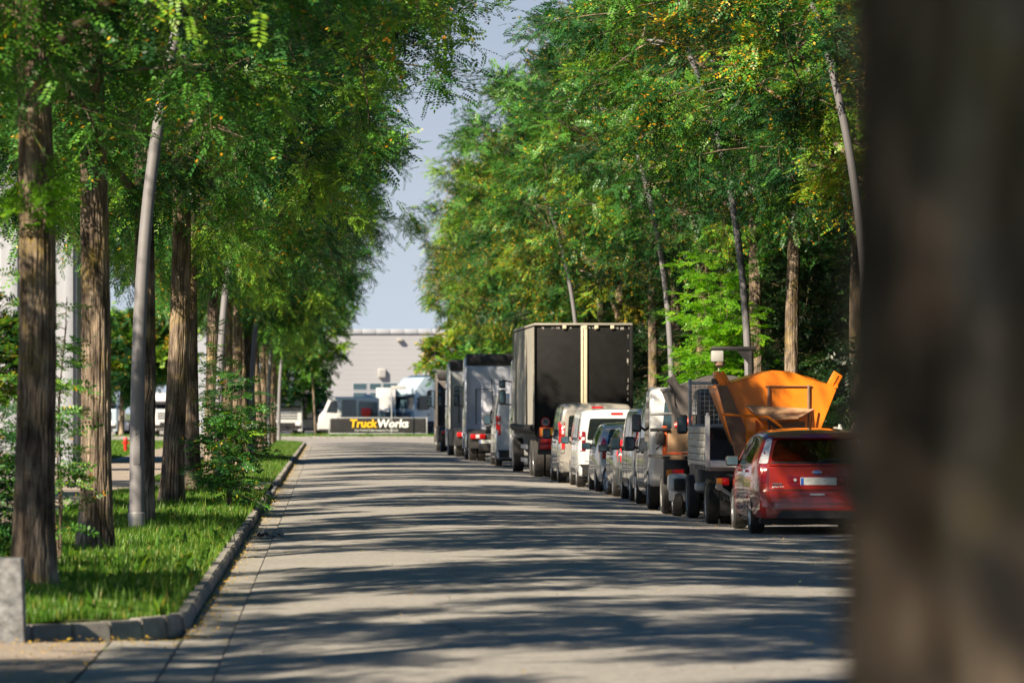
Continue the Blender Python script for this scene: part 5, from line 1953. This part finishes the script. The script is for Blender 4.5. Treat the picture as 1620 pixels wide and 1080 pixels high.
# ------------------------------------------------------------------ things on the left verge
t = empty('granite_block', 'pale speckled granite block standing at the kerb corner, left photo edge', 'bollard', (-2.47, 33.95, 0))
m = MB()
m.prism([(-.165, -.1), (.165, -.1), (.135, .645), (-.135, .645)], 'y', -.15, .15, .018)
m.build('stone', 'granite', t)
t = empty('red_hydrant', 'small red hydrant on the far lawn between two left trunks', 'hydrant', (-8.05, 177, .1))
m = MB()
m.lathe([(0, .10), (.03, .10), (.04, .07), (.42, .07), (.45, .085), (.55, .08), (.63, .03)], (0, 0, 0), 'z', 16)
m.build('barrel', 'red', t)
m = MB()
m.cyl((-.13, 0, .40), (.13, 0, .40), .035, 12)
m.build('outlet', 'red', t)
# crumpled paper in the gutter
rng = random.Random(3)
bm = bmesh.new()
bmesh.ops.create_grid(bm, x_segments=9, y_segments=6, size=.5)
for v in bm.verts:
    v.co = Vector((v.co.x * .36 + rng.uniform(-.03, .03), v.co.y * .3 + rng.uniform(-.03, .03), abs(rng.gauss(.04, .045))))
me = bpy.data.meshes.new('litter')
bm.to_mesh(me)
bm.free()
o = link('litter', me, MAT['paper'])
so = o.modifiers.new('t', 'SOLIDIFY')
so.thickness = .004
o.location = (-.80, 61.5, .02)
tag(o, 'crumpled pale litter lying in the gutter near the kerbside sapling', 'litter')


# ------------------------------------------------------------------ buildings
def hall(name, label, x0, x1, y0, y1, h, mat, rim=True, group=None):
    t = empty(name, label, 'building', ((x0 + x1) / 2, y0, 0), 0, group)
    w = (x1 - x0) / 2
    m = MB()
    m.box(-w, w, 0, y1 - y0, 0, h)
    m.build('wall', mat, t, False)
    if rim:
        m = MB()
        n = max(1, int((x1 - x0) / 1.25))
        for i in range(n):
            a = -w - .15 + (2 * w + .3) * i / n
            m.box(a + .01, a + (2 * w + .3) / n - .01, -.18, y1 - y0 + .15, h, h + .42, .05)
        m.build('roof', 'roof_edge', t)
    return t


far = hall('grey_hall', 'long pale grey clad hall with a lighter roof rim closing the end of the street', -3, 60, 400, 440, 8.75, 'clad_far')
ox = 28.5


def far_rect(px0, py0, px1, py1, Y):
    a, b = at(px0, py0, Y), at(px1, py1, Y)
    return a.x - ox, b.x - ox, b.z, a.z


for (a, b) in ((559, 580), (585, 602.5), (606, 628), (632, 654), (658, 680)):
    for (y0, y1) in ((606.5, 616), (621, 634)):
        X0, X1, Z0, Z1 = far_rect(a, y0, b, y1, 400)
        m = MB()
        m.box(X0 - .08, X1 + .08, -.05, .05, Z0 - .08, Z1 + .08)
        f = m.build('window', 'roof_edge', far, False)
        q = MB()
        q.box(X0, X1, -.06, .0, Z0, Z1)
        q.build('pane', 'glass_blue', f, False)
X0, X1, Z0, Z1 = far_rect(598, 583, 610, 597, 400)
m = MB()
m.box(X0, X1, -.45, 0, Z0, Z1, .05)
v = m.build('vent_box', 'sign_white', far)
q = MB()
for k in range(4):
    q.box(X0 + .1, X1 - .1, -.47, -.44, Z0 + .12 + k * .16, Z0 + .19 + k * .16)
q.build('louvre', 'clad_far', v)
X0, X1, Z0, Z1 = far_rect(628, 535, 637, 540, 400)
m = MB()
m.box(X0, X1, -.5, 0, Z0, Z1, .08)
m.build('wall_lamp', 'scuff', far)
lh = hall('silver_hall', 'tall silver ribbed metal hall behind the nearest left trunks', -48, -7.85, 139, 149, 13.5, 'clad_left', rim=False)
w = (48 - 7.85) / 2
m = MB()
for x in (-w + .1, w - 2.0, w - .25):
    q = MB()
    q.box(x - .14, x + .14, -.12, -.002, 0, 13.5, .02)
    q.build('corner_trim', 'roof_edge', lh)
m = MB()
m.box(-w - .1, w + .1, -.15, 10.1, 13.5, 13.8, .03)
m.build('roof', 'roof_edge', lh)
hall('white_hall', 'white hall glimpsed through the suckers between left trunks', -11.2, -6.4, 345, 370, 9.0, 'roof_edge', rim=True)

# ------------------------------------------------------------------ banner on its frame, sign pole
t = empty('banner_frame', 'black advertising banner lettered in yellow and white on a metal frame by the far kerb', 'banner', (at(598, 0, 292).x, 292, .1))
hw = 3.22
m = MB()
for x in (-hw, hw):
    m.box(x - .035, x + .035, -.03, .03, -.1, 1.26, .008)
m.box(-hw, hw, -.028, .028, 1.20, 1.26, .008)
m.box(-hw, hw, -.028, .028, .16, .22, .008)
m.build('frame', 'galv', t)
bm = bmesh.new()
bmesh.ops.create_grid(bm, x_segments=60, y_segments=12, size=.5)
for v in bm.verts:
    x, z = v.co.x, v.co.y
    v.co = Vector((x * (hw * 2 - .12), .012 * math.sin(x * 31 + z * 6) * (abs(x) * 2) ** 2, .71 + z * .94))
me = bpy.data.meshes.new('banner_sheet')
bm.to_mesh(me)
bm.free()
finish(me)
sh = link('banner_sheet', me, MAT['banner'], t)
so = sh.modifiers.new('t', 'SOLIDIFY')
so.thickness = .006
text('yellow_lettering', 'Truck', .74, 'yellow', sh, (-.12, -.05, .83), ext=.004, bold=.022, shear=.12, align='RIGHT', sx=.98)
text('white_lettering', 'Works', .74, 'white_text', sh, (-.06, -.05, .83), ext=.004, bold=.022, shear=.12, align='LEFT', sx=.98)
text('small_lettering', 'Your Truck & Trailer Service by TruckWorks', .155, 'white_text', sh, (-.1, -.05, .40), ext=.003, bold=.001)
t = empty('sign_pole', 'thin pole with a small pale traffic sign seen edge on, in front of the banner', 'sign', (at(619.5, 0, 290.5).x, 290.5, .1))
m = MB()
m.tube([(0, 0, -.1), (0, 0, 3.35)], .035, 10)
m.build('pole', 'galv', t)
m = MB()
m.box(-.03, .95, -.05, -.03, 3.1, 3.33, .01)
m.build('sign_plate', 'sign_white', t)

# ------------------------------------------------------------------ trucks in the yard
YARD = 'trucks standing in the yard across the street'
tractor('blue_grey_truck', 'pale blue grey tall cab truck with star emblem, windscreen facing left', 10.1, 306.0, 'blue_grey', 4.12, R(124), YARD, L=5.9, emblem=True, wheel_r=.52, glass='glass_blue')
tractor('white_yard_truck', 'white cab truck facing the camera, left of the tree at the street end', at(456, 0, 300).x, 306, 'white_fresh', 2.75, R(178), YARD, L=6, W=2.3, detail=True, cab_len=1.9, deflector=False, glass='glass_blue')
tractor('dark_grille_truck', 'truck with white roof and dark grille partly behind the street end tree', at(485, 0, 303).x, 309, 'white_fresh', 2.95, R(182), YARD, L=6, W=2.4, glass='glass_blue', grille='dark_metal', emblem=True, deflector=False)
tractor('bluish_truck', 'bluish cab truck on the far left between trunks beyond the lawn', at(180, 0, 300).x, 306, 'blue_grey', 3.0, R(170), YARD, glass='glass_blue', deflector=False)
tractor('hidden_white_truck', 'white truck low behind the left trunks beyond the lawn', at(262, 0, 312).x, 316, 'white_fresh', 3.1, R(184), YARD, deflector=False)

t = empty('crew_cab_truck', 'white crew cab truck facing left, standing right behind the banner', 'truck', (at(552, 0, 299).x, 298.5, .02), R(90), YARD)
# local frame: forward +y is -X in the scene; its left side faces the camera
c = MB()
c.prism([(-2.05, .45), (-2.05, 2.62), (-1.6, 2.72), (.9, 2.72), (1.35, 2.62), (1.72, 1.78), (2.05, 1.42), (2.12, .5)], 'x', 0, 2.2, .10, 3)
cab = c.build('cab', 'white_fresh', t)
bv = bvh_of(cab)
for s in ('left', 'right'):
    patch('side_window', bv, roundpoly([(.78, 1.62), (1.55, 1.66), (1.22, 2.40), (.78, 2.44)], .07), s, 'glass', t, .012)
    patch('rear_door_window', bv, roundpoly([(-.50, 1.15), (.50, 1.15), (.48, 2.52), (-.48, 2.52)], .06), s, 'glass_blue', t, .012)
    patch('side_window', bv, roundpoly([(-1.95, 1.20), (-.66, 1.15), (-.66, 2.42), (-1.92, 2.36)], .06), s, 'glass_blue', t, .012)
    patch('door_handle', bv, roundpoly([(.62, 1.25), (.82, 1.25), (.82, 1.32), (.62, 1.32)], .02), s, 'black', t, .02)
patch('windscreen', bv, roundpoly([(.2, 1.75), (2.0, 1.75), (1.95, 2.5), (.25, 2.5)], .08), 'front', 'glass', t, .012)
m = MB()
m.box(.9, 1.5, -1.6, -1.0, 2.70, 2.88, .06)
m.build('roof_hatch', 'white_fresh', t)
for y in (1.1, -1.3):
    for x, s in ((.16, -1), (2.04, 1)):
        wheel(t, x, y, .40, .24, 'alloy', s, 0)
m = MB()
m.box(.15, 2.05, -2.0, 2.0, .35, .6, .03)
m.build('chassis', 'chassis', t)
m = MB()
m.box(.05, 2.15, 2.0, 2.16, .45, .95, .05)
m.build('bumper', 'scuff', t)

t = empty('red_machine', 'small red machine behind the banner, right of the white crew cab', 'machine', (at(579, 0, 297).x, 297.2, .02), 0)
m = MB()
m.box(-.32, .32, -.3, .3, 1.45, 1.95, .05)
m.box(-.12, .18, -.2, .2, .6, 1.45, .03)
m.build('housing', 'red', t)
m = MB()
m.cyl((.35, 0, .6), (.35, 0, 1.9), .12, 12)
m.box(.3, .8, -.15, .15, 1.5, 1.62, .03)
m.box(-.5, .5, -.3, .3, 0.0, .6, .05)
m.build('frame', 'dark_metal', t)

t = empty('white_box_truck', 'small white box body truck with dark blue cab window behind the sign pole', 'truck', (at(609, 0, 301).x, 302.5, .02), 0, YARD)
m = MB()
m.box(-.58, .75, .2, 2.6, 1.95, 3.35, .04)
m.build('box_body', 'white_fresh', t)
m = MB()
m.prism([(-.72, .5), (.75, .5), (.75, 1.95), (-.52, 1.95)], 'y', -.4, 2.4, .08)
cb = m.build('cab', 'white_fresh', t)
patch('windscreen', bvh_of(cb), roundpoly([(-.60, 1.0), (.68, 1.0), (.66, 1.72), (-.52, 1.72)], .06), 'rear', 'glass_blue', t, .012)
for x in (-.45, .5):
    wheel(t, x, .5, .36, .2, 'alloy', -1, 0)
    wheel(t, x, 2.0, .36, .2, 'alloy', -1, 0)

hatch('white_car', 'white car parked on the forecourt at the far left photo edge', -10.95, 118, 4.2, 1.76, 1.42, 'white_fresh', bumper='black')['group'] = 'cars on the left forecourt'
bpy.data.objects['white_car'].location.z = .05

# ------------------------------------------------------------------ trees at the end of the street and far left
FT = [make_tree(401, 6.2, .13, 2.5, 2.2, 60, 14, 7, .02, (.12, .075), n_limb=7, detail=False, peak=.55, droop=.1), make_tree(402, 10.5, .075, 4.6, 2.1, 70, 14, 7, .12, (.11, .06), n_limb=7, detail=False, peak=.7, droop=.15), make_tree(403, 7.6, .12, 3.6, 2.2, 64, 14, 7, .22, (.12, .075), n_limb=7, detail=False, peak=.55, droop=.1)]
as_tree('street_tree', 'round deep green tree at the street end behind the white crew cab', FT[0], (at(466, 0, 302).x, 302, .02), 0, 'small trees by the cross road', 1.0)
as_tree('street_tree', 'tall thin trunked airy tree just left of the banner', FT[1], (at(499, 0, 294).x, 294, .1), 1, 'small trees by the cross road', 1.0)
as_tree('street_tree', 'yellow tinged small tree above the farthest parked trucks', FT[2], (at(738, 0, 262).x, 262, .05), 2, 'small trees by the cross road', 1.0)
as_tree('street_tree', 'small tree right of the yellow tinged one at the street end', FT[0], (at(795, 0, 258).x, 258, .05), 4, 'small trees by the cross road', 1.1)
as_tree('street_tree', 'round green tree beyond the lawn, between the second and third left trunks', FT[0], (at(192, 0, 290).x, 290, .1), 3, 'small trees by the cross road', 1.35)
as_tree('street_tree', 'round tree beyond the lawn, seen in the gap behind the nearest left lamp post', FT[2], (at(235, 0, 291).x, 291, .1), 5, 'small trees by the cross road', 1.2)
as_tree('street_tree', 'yellow tinged tree at the far left photo edge in front of the silver hall', FT[2], (at(-10, 0, 121).x, 122.5, .05), 1, 'small trees by the cross road', .62)
